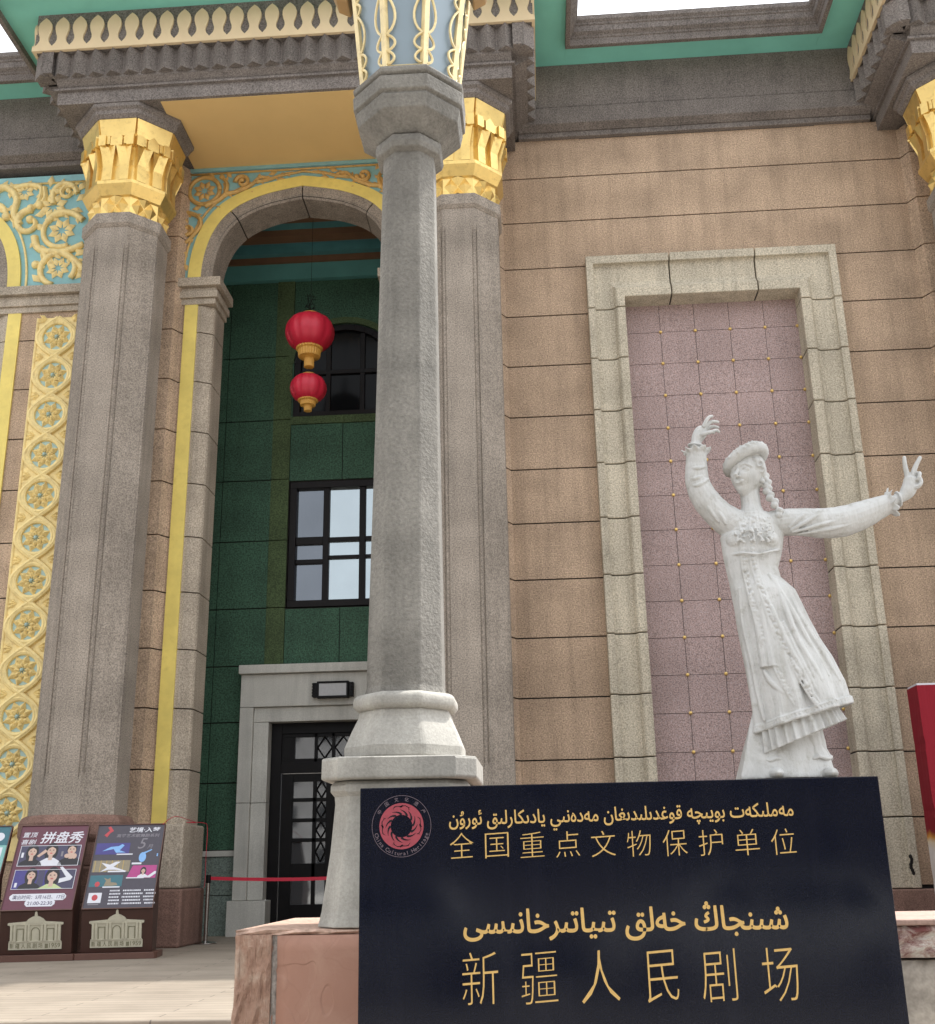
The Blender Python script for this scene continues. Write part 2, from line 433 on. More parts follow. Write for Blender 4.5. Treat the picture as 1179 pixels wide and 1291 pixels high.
def put_row(mb, body, x0, x1, z0, z1, y, off=0.0):
    V, F, Z = glyph_row(body, off)
    ax, bx = min(v[0] for v in V), max(v[0] for v in V); az, bz = min(v[1] for v in V), max(v[1] for v in V)
    mb.add([(x0+(a-ax)/(bx-ax)*(x1-x0), y-.0003*k, z0+(b-az)/(bz-az)*(z1-z0)) for (a, b), k in zip(V, Z)], F)
def put_text(mb, body, x0, x1, z0, z1, y, off=0.0, shear=0.0, keep=False, rise=0.0):
    vs, fs = glyphs(body, off, shear)
    if rise: vs = [(a, b+rise*a) for a, b in vs]
    if not vs: return
    ax, bx = min(v[0] for v in vs), max(v[0] for v in vs); az, bz = min(v[1] for v in vs), max(v[1] for v in vs)
    sx = (x1-x0)/max(1e-6, bx-ax); sz = (z1-z0)/max(1e-6, bz-az)
    cx = (x0+x1)/2; cz = (z0+z1)/2
    if keep: sx = sz = min(sx, sz)
    mb.add([(cx+(a-(ax+bx)/2)*sx, y, cz+(b-(az+bz)/2)*sz) for a, b in vs], fs)

# ------------------------------------------------------------------ ground
g = MB(); g.box(-400, 400, -9.0, 400, -.9, -.6); tag(g.build('ground', 'ground'), kind='structure')
g = MB(); g.box(-400, 400, -22, -9.0, -1.0, -.72); tag(g.build('road', 'asphalt'), kind='structure')
g = MB(); g.box(-400, 400, -400, -22, -.9, -.6); tag(g.build('pavement', 'ground'), kind='structure')
g = MB()
g.box(-22, .9, 8.45, 21, -.6, 0)
tag(g.build('platform', 'paving', bevel=.012), kind='structure')
for k in range(3):
    g = MB(); g.box(-22, .6, 8.45-.34*(k+1), 8.45-.34*k, -.6, -.15*(k+1)); tag(g.build('steps', 'riser', bevel=.012), kind='structure')

# ------------------------------------------------------------------ theatre
YB = 16.5
bld = empty('theatre_building', (-3, YB, 0), 0, 'old theatre front of brown stucco with gold column capitals, pointed arch and teal eaves', 'building')
COURSE = [0.0, .65, 1.55, 2.45, 3.35, 4.25, 5.15, 6.05, 6.94, 7.83, 8.72, 9.62, 10.5, 11.38, 12.25, 13.1]
def courses(mb, x0, x1, y0, y1, z0, z1, gap=.011):
    zs = [z0]+[c for c in COURSE if z0+.05 < c < z1-.05]+[z1]
    for a, b in zip(zs[:-1], zs[1:]):
        mb.box(x0, x1, y0, y1, a+(gap if a != z0 else 0), b-(gap if b != z1 else 0))
# brown wing wall with the niche
NX0, NX1, NZ = 1.63, 4.44, 9.80
FX0, FX1, FZ = 1.03, 5.09, 10.57
w = MB(); w.cur = 0
courses(w, -1.9, FX0+.02, YB, YB+.5, .65, 13.0); courses(w, FX1-.02, 8.6, YB, YB+.5, .65, 13.0)
zs = [FZ-.02]+[c for c in COURSE if FZ < c < 13]+[13.0]
for a, b in zip(zs[:-1], zs[1:]): w.box(FX0+.02, FX1-.02, YB, YB+.5, a+(.011 if a > FZ else 0), b-.011)
w.cur = 1
w.box(-1.9, FX0+.03, YB+.02, YB+.45, .6, 13.0); w.box(FX1-.03, 8.6, YB+.02, YB+.45, .6, 13.0); w.box(FX0, FX1, YB+.02, YB+.45, FZ, 13.0)
w.build('brown_wall', ['brown', 'mortar'], bld)
b = MB(); b.box(-1.9, 8.6, 16.12, YB+.48, -.6, .598); b.box(.95, 8.6, 16.04, YB, -.6, .15); b.build('wall_plinth', 'redstone', bld, bevel=.015)
# niche frame : profile swept round three sides, cut into blocks
def frame_piece(mb, x0, x1, z0, z1, side):
    # profile across the width from outer edge (0) to inner edge (1): (t, y)
    P = [(0, YB+.05), (0, 16.30), (.19, 16.30), (.195, 16.355), (.23, 16.385), (.60, 16.395), (.70, 16.37), (.76, 16.315), (.80, 16.30), (1, 16.30), (1, YB+.22)]
    if side == 'L': mb.prismz([(x0+(x1-x0)*t, y) for t, y in P], z0, z1)
    if side == 'R': mb.prismz([(x1-(x1-x0)*t, y) for t, y in P], z0, z1)
fr = MB()
W_ = NX0-FX0; WR = FX1-NX1; WT = FZ-NZ
zs = [.6]+[c for c in COURSE if .7 < c < 9.7]
for a, b2 in zip(zs[:-1], zs[1:]):
    frame_piece(fr, FX0, NX0, a+.009, b2-.009, 'L'); frame_piece(fr, NX1, FX1, a+.009, b2-.009, 'R')
Pm = [(0, YB+.05), (0, 16.30), (.19, 16.30), (.195, 16.355), (.23, 16.385), (.60, 16.395), (.70, 16.37), (.76, 16.315), (.80, 16.30), (1, 16.30), (1, YB+.22)]
def top_run(xa, xb, ma, mb_):       # ma / mb_: mitre at that end
    ring0, ring1 = [], []
    for t, y in Pm:
        z = FZ-WT*t
        ring0.append((xa+(W_*t if ma else 0), y, z)); ring1.append((xb-(WR*t if mb_ else 0), y, z))
    fr.loft([ring0, ring1])
top_run(2.405, 3.775, False, False)
for sx, sgn, W_, xe in ((FX0, 1, NX0-FX0, 2.385), (FX1, -1, WR, 3.795)):   # corner blocks, one L-shaped stone each
    fr.loft([[(sx+sgn*W_*t, y, 9.629) for t, y in Pm], [(sx+sgn*W_*t, y, FZ-WT*t) for t, y in Pm], [(xe, y, FZ-WT*t) for t, y in Pm]])
fr.cur = 1
fr.box(FX0+.01, NX0-.01, YB-.05, YB+.2, .6, FZ-.02); fr.box(NX1+.01, FX1-.01, YB-.05, YB+.2, .6, FZ-.02); fr.box(NX0-.01, NX1+.01, YB-.05, YB+.2, NZ+.01, FZ-.02)
fr.build('niche_frame', ['frame', 'mortar'], bld, bevel=.012)
mk = MB(); rq = random.Random(3)
for k in range(7): mk.prism([(4.985+.012*math.sin(k*1.3)+.022*math.cos(q*PI/5), 1.02-.036*k+.03*math.sin(q*PI/5)) for q in range(10)], 16.292, 16.31)
mk.build('black_smear', 'mortar', bld)
# niche tiles
TS = .565; tx = [2.21-TS+TS*k for k in range(7)]; tz = [9.31-TS*k for k in range(17)]
npn = MB()
xs = [1.6]+[x for x in tx if 1.7 < x < 4.5]+[4.47]
zz = [9.85]+[z for z in tz if z > .7]+[.6]
for i in range(len(xs)-1):
    for j in range(len(zz)-1):
        npn.box(xs[i]+.004, xs[i+1]-.004, YB+.18+random.uniform(0, .004), YB+.4, zz[j+1]+.004, zz[j]-.004)
npn.cur = 1; npn.box(1.6, 4.47, YB+.19, YB+.38, .6, 9.85)
pan = npn.build('niche_panel', ['pink', 'mortar'], bld)
sd = MB(); sd.lathe([(.027, 0), (.027, .012), (.020, .026), (.008, .032)], 10); sd.xf(Matrix.Rotation(PI/2, 4, 'X'))
st0 = None
for x in (2.21, 2.775, 3.34, 3.905, 4.425):
    for j in range(16):
        p = Vector((x, YB+.18, 9.31-TS*j))-wloc(pan)
        if st0 is None: st0 = sd.build('stud', 'gold', pan, local=True, loc=p)
        else:
            c = st0.copy(); COL.objects.link(c); c.location = p

# ---- columns
def make_column(cx, cy=15.5):
    col = MB(); A = .60; t = A*math.tan(PI/8)
    n = .045
    def notched(z, dn):
        q = [(-t,-A),(t,-A),(A,-t),(A,t),(t,A),(-t,A),(-A,t),(-A,-t)]; out = []
        for i in range(8):
            p, a, c = Vector(q[i]), Vector(q[i-1]), Vector(q[(i+1) % 8])
            d1 = (a-p).normalized()*n; d2 = (c-p).normalized()*n
            inn = -p.normalized()*dn
            out += [p+d1, p+d1*.8+inn, p+inn*.2, p+d2*.8+inn, p+d2]
        return [(x.x, x.y, z) for x in out]
    col.loft([notched(1.72, 0), notched(2.20, 0), notched(2.30, .022), notched(10.28, .022), notched(10.40, 0), notched(10.72, 0)])
    o = col.build('column', 'greycol', bld, local=True, bevel=0); o.location = Vector((cx, cy, 0))-wloc(bld)
    r = MB(); r.octa([(.605, 10.70), (.645, 10.76), (.645, 10.93), (.61, 10.96)]); r.build('neck_ring', 'greycol', o, local=True, bevel=.01)
    bs = MB()
    bs.octa([(.86, 0), (.86, .62), (.82, .64)]); bs.octa([(.80, .64), (.80, 1.08), (.77, 1.10)]); bs.octa([(.76, 1.10), (.76, 1.40), (.82, 1.46), (.845, 1.50), (.845, 1.66), (.80, 1.73), (.74, 1.76)])
    bs.xf(Matrix.Diagonal((.835, .835, 1, 1)))
    bs.build('column_base', 'redstone', o, local=True, bevel=.02)
    cp = MB()
    cp.octa([(.745, 10.86), (.745, 11.17), (.79, 11.19), (.90, 11.36), (.90, 11.42), (.80, 11.44), (.79, 11.74), (.86, 12.0), (.90, 12.04), (.90, 12.54)])
    for k in range(8):
        R = Matrix.Rotation(PI/4*k, 4, 'Z')
        s0 = len(cp.v)
        def pyr(u, z, w, h, a, d):
            cp.add([(u-w, -a, z), (u, -a, z-h), (u+w, -a, z), (u, -a, z+h), (u, -a-d, z)], [(0,1,4),(1,2,4),(2,3,4),(3,0,4)])
        for u in (-.14, .14): pyr(u, 11.015, .138, .152, .745, .10)
        for u in (0, ):
            cp.add([(u-.135, -.745, 11.17), (u+.135, -.745, 11.17), (u, -.745, 11.03), (u, -.82, 11.17)], [(0,3,2),(3,1,2)])
            cp.add([(u-.135, -.745, 10.862), (u+.135, -.745, 10.862), (u, -.745, 11.0), (u, -.82, 10.862)], [(0,2,3),(3,2,1)])
        for u in (-.175, .175):                           # two upright panels per face, flaring into three facets each
            w0, zt = .098, 11.73
            cp.add([(u-w0, -.79, 11.43), (u+w0, -.79, 11.43), (u+w0, -.79, zt), (u-w0, -.79, zt), (u-w0, -.895, 11.43), (u+w0, -.895, 11.43), (u+w0, -.885, zt), (u-w0, -.885, zt)],
                   [(0,1,5,4),(1,2,6,5),(3,0,4,7),(4,5,6,7)])
            cp.add([(u-w0, -.885, zt), (u+w0, -.885, zt), (u+.172, -1.0, 12.04), (u, -.915, 12.04), (u-.172, -1.0, 12.04), (u-w0, -.79, zt), (u+w0, -.79, zt), (u-.172, -.80, 12.04), (u+.172, -.80, 12.04)],
                   [(0,1,3),(1,2,3),(4,0,3),(0,4,7,5),(1,6,8,2)])
        for u, w1, z0, z1, a in ((-.30, .075, 12.03, 12.23, 1.01), (.30, .075, 12.03, 12.23, 1.01), (-.185, .035, 12.08, 12.23, .96), (.185, .035, 12.08, 12.23, .96)):
            cp.box(u-w1, u+w1, -a, -.88, z0, z1)
        cp.prism([(-.125, 12.04), (.125, 12.04), (.125, 12.20), (0, 12.30), (-.125, 12.20)], -.985, -.88)
        cp.add([(-.36, -.93, 12.25), (.36, -.93, 12.25), (.40, -1.01, 12.53), (-.40, -1.01, 12.53), (-.36, -.88, 12.25), (.36, -.88, 12.25), (.40, -.88, 12.53), (-.40, -.88, 12.53), (0, -.955, 12.36), (0, -.93, 12.25)],
               [(0,9,8),(9,1,8),(1,2,8),(2,3,8),(3,0,8),(0,4,5,1,9),(1,5,6,2),(2,6,7,3),(3,7,4,0)])
        cp.xf(R, s0)
    cp.xf(Matrix.Translation((0, 0, 10.96)) @ Matrix.Diagonal((.765, .765, .976, 1)) @ Matrix.Translation((0, 0, -10.86)))
    cp.build('capital', 'gold', o, local=True)
    ab = MB(); ab.octa([(.70, 12.585), (.78, 12.60), (.83, 12.65), (.84, 12.71), (.89, 12.75), (.89, 12.817)])
    ab.build('abacus', 'dark', o, local=True, bevel=.012)
    return o
c0 = make_column(-6.43)
for cx in (-.97, 7.07):
    copy_tree(c0, None, Vector((cx, 15.5, 0))-wloc(bld)).parent = bld
# pilasters behind the columns
for cx in (-6.43, -.97, 7.07):
    pl = MB()
    zs = [0]+[c for c in COURSE if .7 < c < 12.6]+[12.8]
    for a, b2 in zip(zs[:-1], zs[1:]):
        pl.prismz([(cx-.66, YB-.001), (cx-.56, 16.32), (cx+.56, 16.32), (cx+.66, YB-.001), (cx+.66, YB+.2), (cx-.66, YB+.2)], a+.011, b2-.011)
    pl.cur = 1; pl.box(cx-.6, cx+.6, YB-.1, YB+.15, 0, 12.8)
    pl.build('pilaster', ['brown', 'mortar'], bld)

# ---- arches
REL = [(1,0),(.992,.16),(.965,.33),(.91,.50),(.82,.655),(.70,.775),(.55,.862),(.38,.925),(.19,.968),(0,1.0)]
def arch(cx, a, h, z0=10.6, n=5):
    L = smooth_pts([(-x, 0, z) for x, z in REL], n); L = [(p.x, p.z) for p in L]
    return [(cx+x*a, z0+z*h) for x, z in L]+[(cx-x*a, z0+z*h) for x, z in reversed(L[:-1])]
def make_arch(cx, xl, xr, bgmat):
    inner = arch(cx, 1.53, 1.52); mid = arch(cx, 1.71, 1.74); outer = arch(cx, 1.935, 1.945); rim = arch(cx, 2.03, 2.05)
    N = len(inner)
    av = MB(); cuts = [0, int(N*.27), N//2, N-1-int(N*.27), N-1]
    for c in range(4):
        i0, i1 = cuts[c], cuts[c+1]; sl_ = []
        for i in range(i0, i1+1):
            k = 0
            p, q = Vector(inner[i]), Vector(mid[i])
            tg = (Vector(inner[min(i+1, N-1)])-Vector(inner[max(i-1, 0)])).normalized()
            sh = tg*.011 if (i == i0 and c) else (-tg*.011 if (i == i1 and c < 3) else Vector((0, 0)))
            p = p+sh; q = q+sh
            e = p+(q-p)*.28
            sl_.append([(q.x, YB-.035, q.y), (e.x, YB-.035, e.y), (p.x, YB+.03, p.y), (p.x, YB+.62, p.y), (q.x, YB+.62, q.y)])
        av.loft(sl_)
    av.cur = 1
    i2 = [(cx+(x-cx)*1.02, 10.6+(z-10.6)*1.02) for x, z in inner]; m2 = [(cx+(x-cx)*.99, 10.6+(z-10.6)*.99) for x, z in mid]
    av.loft([[(a[0], YB-.01, a[1]), (b2[0], YB-.01, b2[1]), (b2[0], YB+.6, b2[1]), (a[0], YB+.6, a[1])] for a, b2 in zip(i2, m2)])
    av.cur = 0
    o = av.build('arch', ['greycol', 'mortar'], bld)
    yb = MB(); yb.loft([[(m[0], YB-.045, m[1]), (q[0], YB-.045, q[1]), (q[0], YB+.2, q[1]), (m[0], YB+.2, m[1])] for m, q in zip(mid, outer)])
    yb.build('yellow_band', 'yellow', o)
    sp = MB()
    half = N//2
    lp = [(xl, 10.6), (xl, 12.86), (cx, 12.86)]+list(reversed(outer[:half+1])); sp.prism(lp, YB-.0, YB+.5)
    rp = [(cx, 12.86), (xr, 12.86), (xr, 10.6)]+list(reversed(outer[half:])); sp.prism(rp, YB-.0, YB+.5)
    spo = sp.build('spandrel', bgmat, bld)
    rl = MB()
    y = YB-.012
    rl.tube([(x, y, z) for x, z in rim], .022, 6)
    rl.tube([(xl, y, 12.70), (xr, y, 12.70)], .02, 6)
    return inner, spo, rl
def spiral(cx, cz, r, a0, turns, d, shrink=.25, n=26):
    out = []
    for k in range(n):
        t = k/(n-1); a = a0+d*2*PI*turns*t; rr = r*(1-(1-shrink)*t)
        out.append((cx+rr*math.cos(a), YB-.02, cz+rr*math.sin(a)))
    return out
def stem(rl, pts, r0=.05, r1=.03, ball=True):
    P = smooth_pts([(x, YB-.015, z) for x, z in pts], 6); n = len(P)
    rs = [r0+(r1-r0)*i/(n-1) for i in range(n)]
    rl.tube(P, rs, 8)
    off = [Vector((p.x, p.y-.03, p.z)) for p in P]; rl.tube(off, [x*.45 for x in rs], 6)
    for q, i in enumerate(range(2, n-2, 3)):
        d = P[i+1]-P[i]; a = math.atan2(d.z, d.x)+(1 if q % 2 else -1)*.75
        rl.leaf((P[i].x, P[i].z), (math.cos(a), math.sin(a)), r0*2.6, r0*.62, r0*.7, YB-.008)
    if ball: rl.ball(P[-1], r1*1.7, 8, 6)
def scroll(rl, cx, cz, r, a0, turns, d, t0=.045):
    P = spiral(cx, cz, r, a0, turns, d); n = len(P)
    rs = [t0*(1-.45*i/(n-1)) for i in range(n)]
    rl.tube(P, rs, 8); rl.tube([(p[0], p[1]-.03, p[2]) for p in P], [x*.45 for x in rs], 6); rl.ball(P[-1], t0*1.1, 8, 6)
def acanthus(rl, pts, side, y=YB-.01):
    for (x, z), a in pts:
        rl.leaf((x, z), (math.cos(a), math.sin(a)), .17, .05, .05, y)
# portico arch
CX = -3.78
_, spo, rl = make_arch(CX, -6.0, -1.56, 'blue')
for sgn in (1, -1):
    def m(x): return CX+sgn*(x-CX)
    n0 = len(rl.v)
    cx_, cz_ = m(-5.52), 12.36
    rl.tube([(cx_+.27*math.cos(2*PI*k/28), YB-.015, cz_+.27*math.sin(2*PI*k/28)) for k in range(29)], .04, 8)
    rl.flower((cx_, cz_), .21, YB-.012)
    rl.flower((m(-5.80), 11.60), .12, YB-.012); scroll(rl, m(-5.78), 11.6, .17, PI*.5, 1.1, sgn)
    stem(rl, [(m(-5.86), 11.95), (m(-5.62), 11.86), (m(-5.55), 11.66), (m(-5.72), 11.42), (m(-5.86), 11.28)], .045, .03)
    stem(rl, [(m(-5.88), 11.35), (m(-5.82), 11.15), (m(-5.87), 10.95), (m(-5.84), 10.7)], .04, .018, False)
    stem(rl, [(m(-5.5), 12.05), (m(-5.2), 12.2), (m(-5.12), 12.45), (m(-5.22), 12.62)], .05, .03)
    scroll(rl, m(-4.85), 12.50, .13, PI, 1.2, -sgn)
    stem(rl, [(m(-5.15), 12.28), (m(-4.95), 12.30), (m(-4.7), 12.42), (m(-4.55), 12.57), (m(-4.4), 12.55)], .045, .025)
    stem(rl, [(m(-4.6), 12.48), (m(-4.35), 12.52), (m(-4.15), 12.60), (m(-3.95), 12.63)], .032, .012, False)
    for x, z, a in ((-5.3, 12.05, -.6), (-5.05, 12.6, 2.2), (-4.75, 12.3, -.3), (-5.88, 12.05, 1.9), (-5.72, 12.0, .3), (-5.85, 11.2, -.9), (-5.8, 10.95, -1.2), (-5.9, 10.85, -1.8), (-4.4, 12.62, .3), (-4.25, 12.5, .1), (-5.2, 12.35, .8), (-5.35, 12.62, 2.4)):
        aa = a if sgn == 1 else PI-a
        rl.leaf((m(x), z), (math.cos(aa), math.sin(aa)), .17, .05, .05, YB-.01)
rl.build('scroll_relief', 'shadedrelief', spo, smooth=True)
# left wing arch
CL = -10.585
_, spo2, rl = make_arch(CL, -13.0, -7.45, 'blue')
fl = [(-8.78, 12.55, .20), (-8.22, 12.22, .27), (-8.02, 11.72, .26), (-8.02, 10.98, .22)]
for x, z, r in fl: rl.flower((x, z), r, YB-.012)
stem(rl, [(-9.5, 12.42), (-9.15, 12.66), (-8.9, 12.42), (-8.92, 12.1), (-8.78, 11.88)], .075, .06, False)
stem(rl, [(-8.95, 12.62), (-8.72, 12.80-.12), (-8.47, 12.6), (-8.5, 12.3), (-8.62, 12.2)], .055, .045)
stem(rl, [(-8.42, 12.62), (-8.38, 12.40), (-8.46, 12.25)], .045, .05)
scroll(rl, -8.62, 11.90, .27, PI*.45, 1.0, 1, .07)
stem(rl, [(-8.22, 12.25), (-8.24, 12.5), (-8.1, 12.66), (-7.9, 12.62), (-7.8, 12.45)], .06, .05, False)
scroll(rl, -7.98, 12.48, .15, PI*.2, 1.1, 1, .05)
stem(rl, [(-8.5, 11.62), (-8.42, 11.40), (-8.2, 11.30), (-7.9, 11.30), (-7.6, 11.42)], .07, .06, False)
stem(rl, [(-8.30, 11.9), (-8.12, 12.06), (-7.85, 12.05), (-7.65, 11.9)], .065, .06, False)
stem(rl, [(-8.35, 11.36), (-8.25, 11.2), (-8.3, 11.08), (-8.42, 11.06)], .06, .045)
stem(rl, [(-8.2, 11.3), (-7.95, 11.26), (-7.7, 11.08), (-7.55, 10.9)], .07, .06, False)
rl.tube([(-8.02+.31*math.cos(a*PI/14), YB-.015, 10.96+.31*math.sin(a*PI/14)) for a in range(-3, 21)], .055, 8)
rl.tube([(-8.02+.33*math.cos(a*PI/14), YB-.015, 11.72+.33*math.sin(a*PI/14)) for a in range(6, 24)], .05, 8)
stem(rl, [(-9.5, 12.1), (-9.25, 12.3), (-9.1, 12.2), (-9.05, 12.05)], .06, .05)
for x, z, a in ((-8.98, 12.55, 1.9), (-8.32, 12.62, 1.5), (-7.8, 12.5, 1.0), (-7.82, 12.3, .7), (-7.9, 12.15, -.3), (-8.55, 12.05, .2), (-8.5, 11.9, -.8), (-8.15, 11.2, -1.7), (-7.75, 11.2, .6), (-8.3, 10.72, 2.4), (-7.7, 10.75, .8), (-8.1, 12.6, -2.4)):
    rl.leaf((x, z), (math.cos(a), math.sin(a)), .24, .07, .07, YB-.01)
for q in (0, 1, 2):
    rl.flower((-12.2+.3*q, 12.3-.2*q), .2, YB-.012)
rl.build('scroll_relief', 'relief', spo2, smooth=True)

# ---- piers, imposts, bands below the springing
def make_pier(x0, x1, xo, s):
    """s=+1: opening lies to the right (x1 is the opening edge)"""
    p = MB(); zs = [1.66]+[c for c in COURSE if 1.7 < c < 10.0]+[10.13]
    for a, b2 in zip(zs[:-1], zs[1:]):
        e0 = x0; e1 = x1
        poly = [(e0, YB), (e1-s*.20, YB), (e1-s*.02, YB+.10), (e1, YB+.14), (e1, YB+.66), (e0, YB+.66)]
        p.prismz(poly, a+.010, b2-.010)
    p.cur = 1; p.box(min(x0, x1)+.05, max(x0, x1)-.05, YB+.12, YB+.6, 1.66, 10.13); p.cur = 0
    o = p.build('pier', ['pier', 'mortar'], bld)
    i = MB(); q0 = x0-s*.52
    for z0, z1, d in ((10.13, 10.24, .04), (10.24, 10.36, .08), (10.36, 10.44, .05), (10.44, 10.60, .13)):
        xa, xb = sorted((q0, x1+s*d)); i.box(xa, xb, YB-d, YB+.66+d*.3, z0, z1)
    i.build('impost', 'pier', o, bevel=.008)
    h = MB()
    xa, xb = sorted((q0, x1+s*.10)); h.box(xa, xb, 16.20, YB+.7, .78, 1.66)
    h.cur = 1; xa, xb = sorted((q0, x1+s*.14)); h.box(xa, xb, 16.14, YB+.74, 0, .775)
    h.build('pier_plinth', ['pier', 'redstone'], o, bevel=.03)
    return o
for (x0, x1, s, bx) in ((-5.51, -5.25, 1, -6.05), (-2.05, -2.31, -1, -1.50)):
    po = make_pier(x0, x1, 0, s)
    y_ = MB(); xa, xb = sorted((x0, x0-s*.22)); y_.box(xa, xb, YB-.03, YB+.3, 1.66, 10.13); y_.build('yellow_strip', 'yellow', po)
    bw = MB(); xa, xb = sorted((x0-s*.22, x0-s*.75)); courses(bw, xa, xb, YB, YB+.5, 1.0, 10.13)
    bw.cur = 1; bw.box(xa+.01, xb-.01, YB+.02, YB+.45, 1.0, 10.13); bw.build('brown_wall', ['brown', 'mortar'], bld)
po = make_pier(-8.80, -9.06, 0, -1)
y_ = MB(); y_.box(-8.80, -8.57, YB-.03, YB+.3, 1.66, 10.13); y_.build('yellow_strip', 'yellow', po)
bw = MB(); courses(bw, -8.57, -7.2, YB, YB+.5, 0, 10.13); bw.cur = 1; bw.box(-8.56, -7.2, YB+.02, YB+.45, 0, 10.13); bw.build('brown_wall', ['brown', 'mortar'], bld)
im = MB()
for z0, z1, d in ((10.13, 10.24, .04), (10.24, 10.36, .08), (10.36, 10.44, .05), (10.44, 10.60, .13)): im.box(-8.29, -7.1, YB-d, YB+.3, z0, z1)
im.build('impost', 'pier', bld, bevel=.008)
po = make_pier(-12.37, -12.11, 0, 1)
# medallion strip
ms = MB(); SX0, SX1, SC = -8.27, -7.50, -7.885
ms.box(SX0, SX1, 16.45, YB+.1, 1.2, 10.0)
for x in (SX0+.02, SX1-.02): ms.tube([(x, 16.45, 1.2), (x, 16.45, 10.0)], .022, 6)
zc = [9.63-.705*k for k in range(12)]
for ph in (0, 1):
    P = []
    for k in range(0, 12*16):
        z = 9.98-k*.705/16
        P.append((SC+(-1)**ph*.325*math.cos(2*PI*(z-9.63)/(2*.705)), 16.44, z))
    ms.tube(P, .05, 8); ms.tube([(p[0], p[1]-.03, p[2]) for p in P], .022, 6)
for k in range(13):
    z = 9.63-.705*(k-.5)
    for sx in (-1, 1):
        for a in (.5, 0, -.5): ms.leaf((SC+sx*.20, z), (sx*math.cos(a), math.sin(a)), .17, .035, .035, 16.447)
    ms.leaf((SC, z-.06), (0, 1), .12, .03, .03, 16.447)
for z in zc:
    ms.tube([(SC+.275*math.cos(2*PI*k/28), 16.44, z+.275*math.sin(2*PI*k/28)) for k in range(29)], .045, 8)
mso = ms.build('medallion_strip', 'relief', bld, smooth=False)
for z in zc:
    f = MB(); f.cur = 1
    f.prism([(SC+.25*math.cos(2*PI*k/24), z+.25*math.sin(2*PI*k/24)) for k in range(24)], 16.446, 16.5); 
    f.cur = 0; f.flower((SC, z), .25*random.uniform(.95, 1.03), 16.444, 8, random.uniform(.2, .6)); f.flower((SC, z), .15, 16.42, 8, 0)
    f.cur = 1; f.ball((SC, 16.41, z), .03, 10, 6)
    f.build('flower_medallion', ['relief', 'paleblue'], mso)

# ---- wing cornice bands
for x0, x1 in ((.0, 6.0), (-14, -7.4)):
    c = MB()
    c.box(x0, x1, 16.42, YB+.3, 13.0, 13.10); c.prismx([(16.40, 13.10), (16.28, 13.18), (16.28, 13.50), (YB+.3, 13.50), (YB+.3, 13.10)], x0, x1)
    c.prismx([(16.36, 13.50), (16.33, 13.56), (16.33, 14.42), (YB+.3, 14.42), (YB+.3, 13.50)], x0, x1)
    c.build('wing_cornice', 'dark', bld, bevel=.01)
# ---- entablatures (the portico and the right-hand pavilion)
def entablature(x0, x1, sides=(1, 1)):
    e = MB()
    i = .39
    e.box(x0+i, x1-i, 14.60, YB+.3, 12.82, 13.06); e.box(x0+i-.05, x1-i+.05, 14.55, YB+.3, 13.06, 13.10)
    e.prismx([(14.62, 13.10), (14.50, 13.22), (14.50, 13.72), (YB+.3, 13.72), (YB+.3, 13.10)], x0+i-.0, x1-i+.0)
    e.prism([(x0+i, 13.10), (x0+.15, 13.22), (x0+.15, 13.72), (x1-.15, 13.72), (x1-.15, 13.22), (x1-i, 13.10)], 14.70, YB+.28)
    e.box(x0+.03, x1-.03, 14.38, YB+.28, 13.70, 14.42)
    o = e.build('entablature', 'dark', bld)
    P = .286
    # pleated band
    z = MB()
    def pleats(n, fx):
        for k in range(n):
            a = k*P; b2 = a+P; mid_ = a+P/2
            A0, M0, B0 = fx(a, .15), fx(mid_, .0), fx(b2, .15)
            Ai, Bi = fx(a, .34), fx(b2, .34)
            zt, zb = 13.68, 13.24
            z.add([(*A0, zb+.03), (*M0, zb), (*B0, zb+.03), (*A0, zt), (*M0, zt), (*B0, zt), (*Ai, zb+.03), (*Bi, zb+.03), (*Ai, zt), (*Bi, zt)],
                  [(0,1,4,3),(1,2,5,4),(0,6,7,2,1),(3,4,5,9,8),(6,0,3,8),(2,7,9,5)])
    nf = int(round((x1-x0-.08)/P)); kf = (x1-x0-.08)/(nf*P)
    pleats(nf, lambda t, d: (x0+.04+t*kf, 14.36+d))
    if sides[0]: pleats(7, lambda t, d: (x0+.02+d, 16.38-t))
    if sides[1]: pleats(7, lambda t, d: (x1-.02-d, 16.38-t))
    z.build('pleated_band', 'dark', o)
    # cut-out baluster board
    WT_ = [(.0, .5), (.05, .43), (.12, .32), (.22, .25), (.32, .26), (.45, .34), (.58, .395), (.70, .40), (.82, .33), (.92, .18), (1, 0)]
    v = MB(); zb, zt = 13.77, 14.33
    def vase(k, put):
        c = (k+.5)*P
        pts = [(c-w_*P, zb+(zt-zb)*t) for t, w_ in WT_]+[(c+w_*P, zb+(zt-zb)*t) for t, w_ in reversed(WT_[:-1])]
        n = len(pts)
        v.add([put(a, 0, h) for a, h in pts]+[put(a, .05, h) for a, h in pts], [tuple(range(n))]+[(q, q+n, (q+1) % n+n, (q+1) % n) for q in range(n)])
    for k in range(nf): vase(k, lambda t, d, h: (x0+.04+t*kf, 14.345+d, h))
    v.box(x0+.0, x1-.0, 14.344, 14.40, 13.685, 13.775)
    for s_, xs_ in ((sides[0], x0), (sides[1], x1)):
        if not s_: continue
        sg = 1 if xs_ == x0 else -1
        for k in range(7): vase(k, lambda t, d, h: (xs_+sg*d, 16.34-t, h))
        xa, xb = sorted((xs_-sg*.001, xs_+sg*.05)); v.box(xa, xb, 14.346, 16.3, 13.686, 13.774)
    v.build('baluster_board', 'cream', o)
    return o
en = entablature(-7.80, .33)
sf = MB(); sf.box(-5.72, -1.84, 14.66, YB-.02, 12.808, 12.84); sf.build('soffit', 'ochre', en)
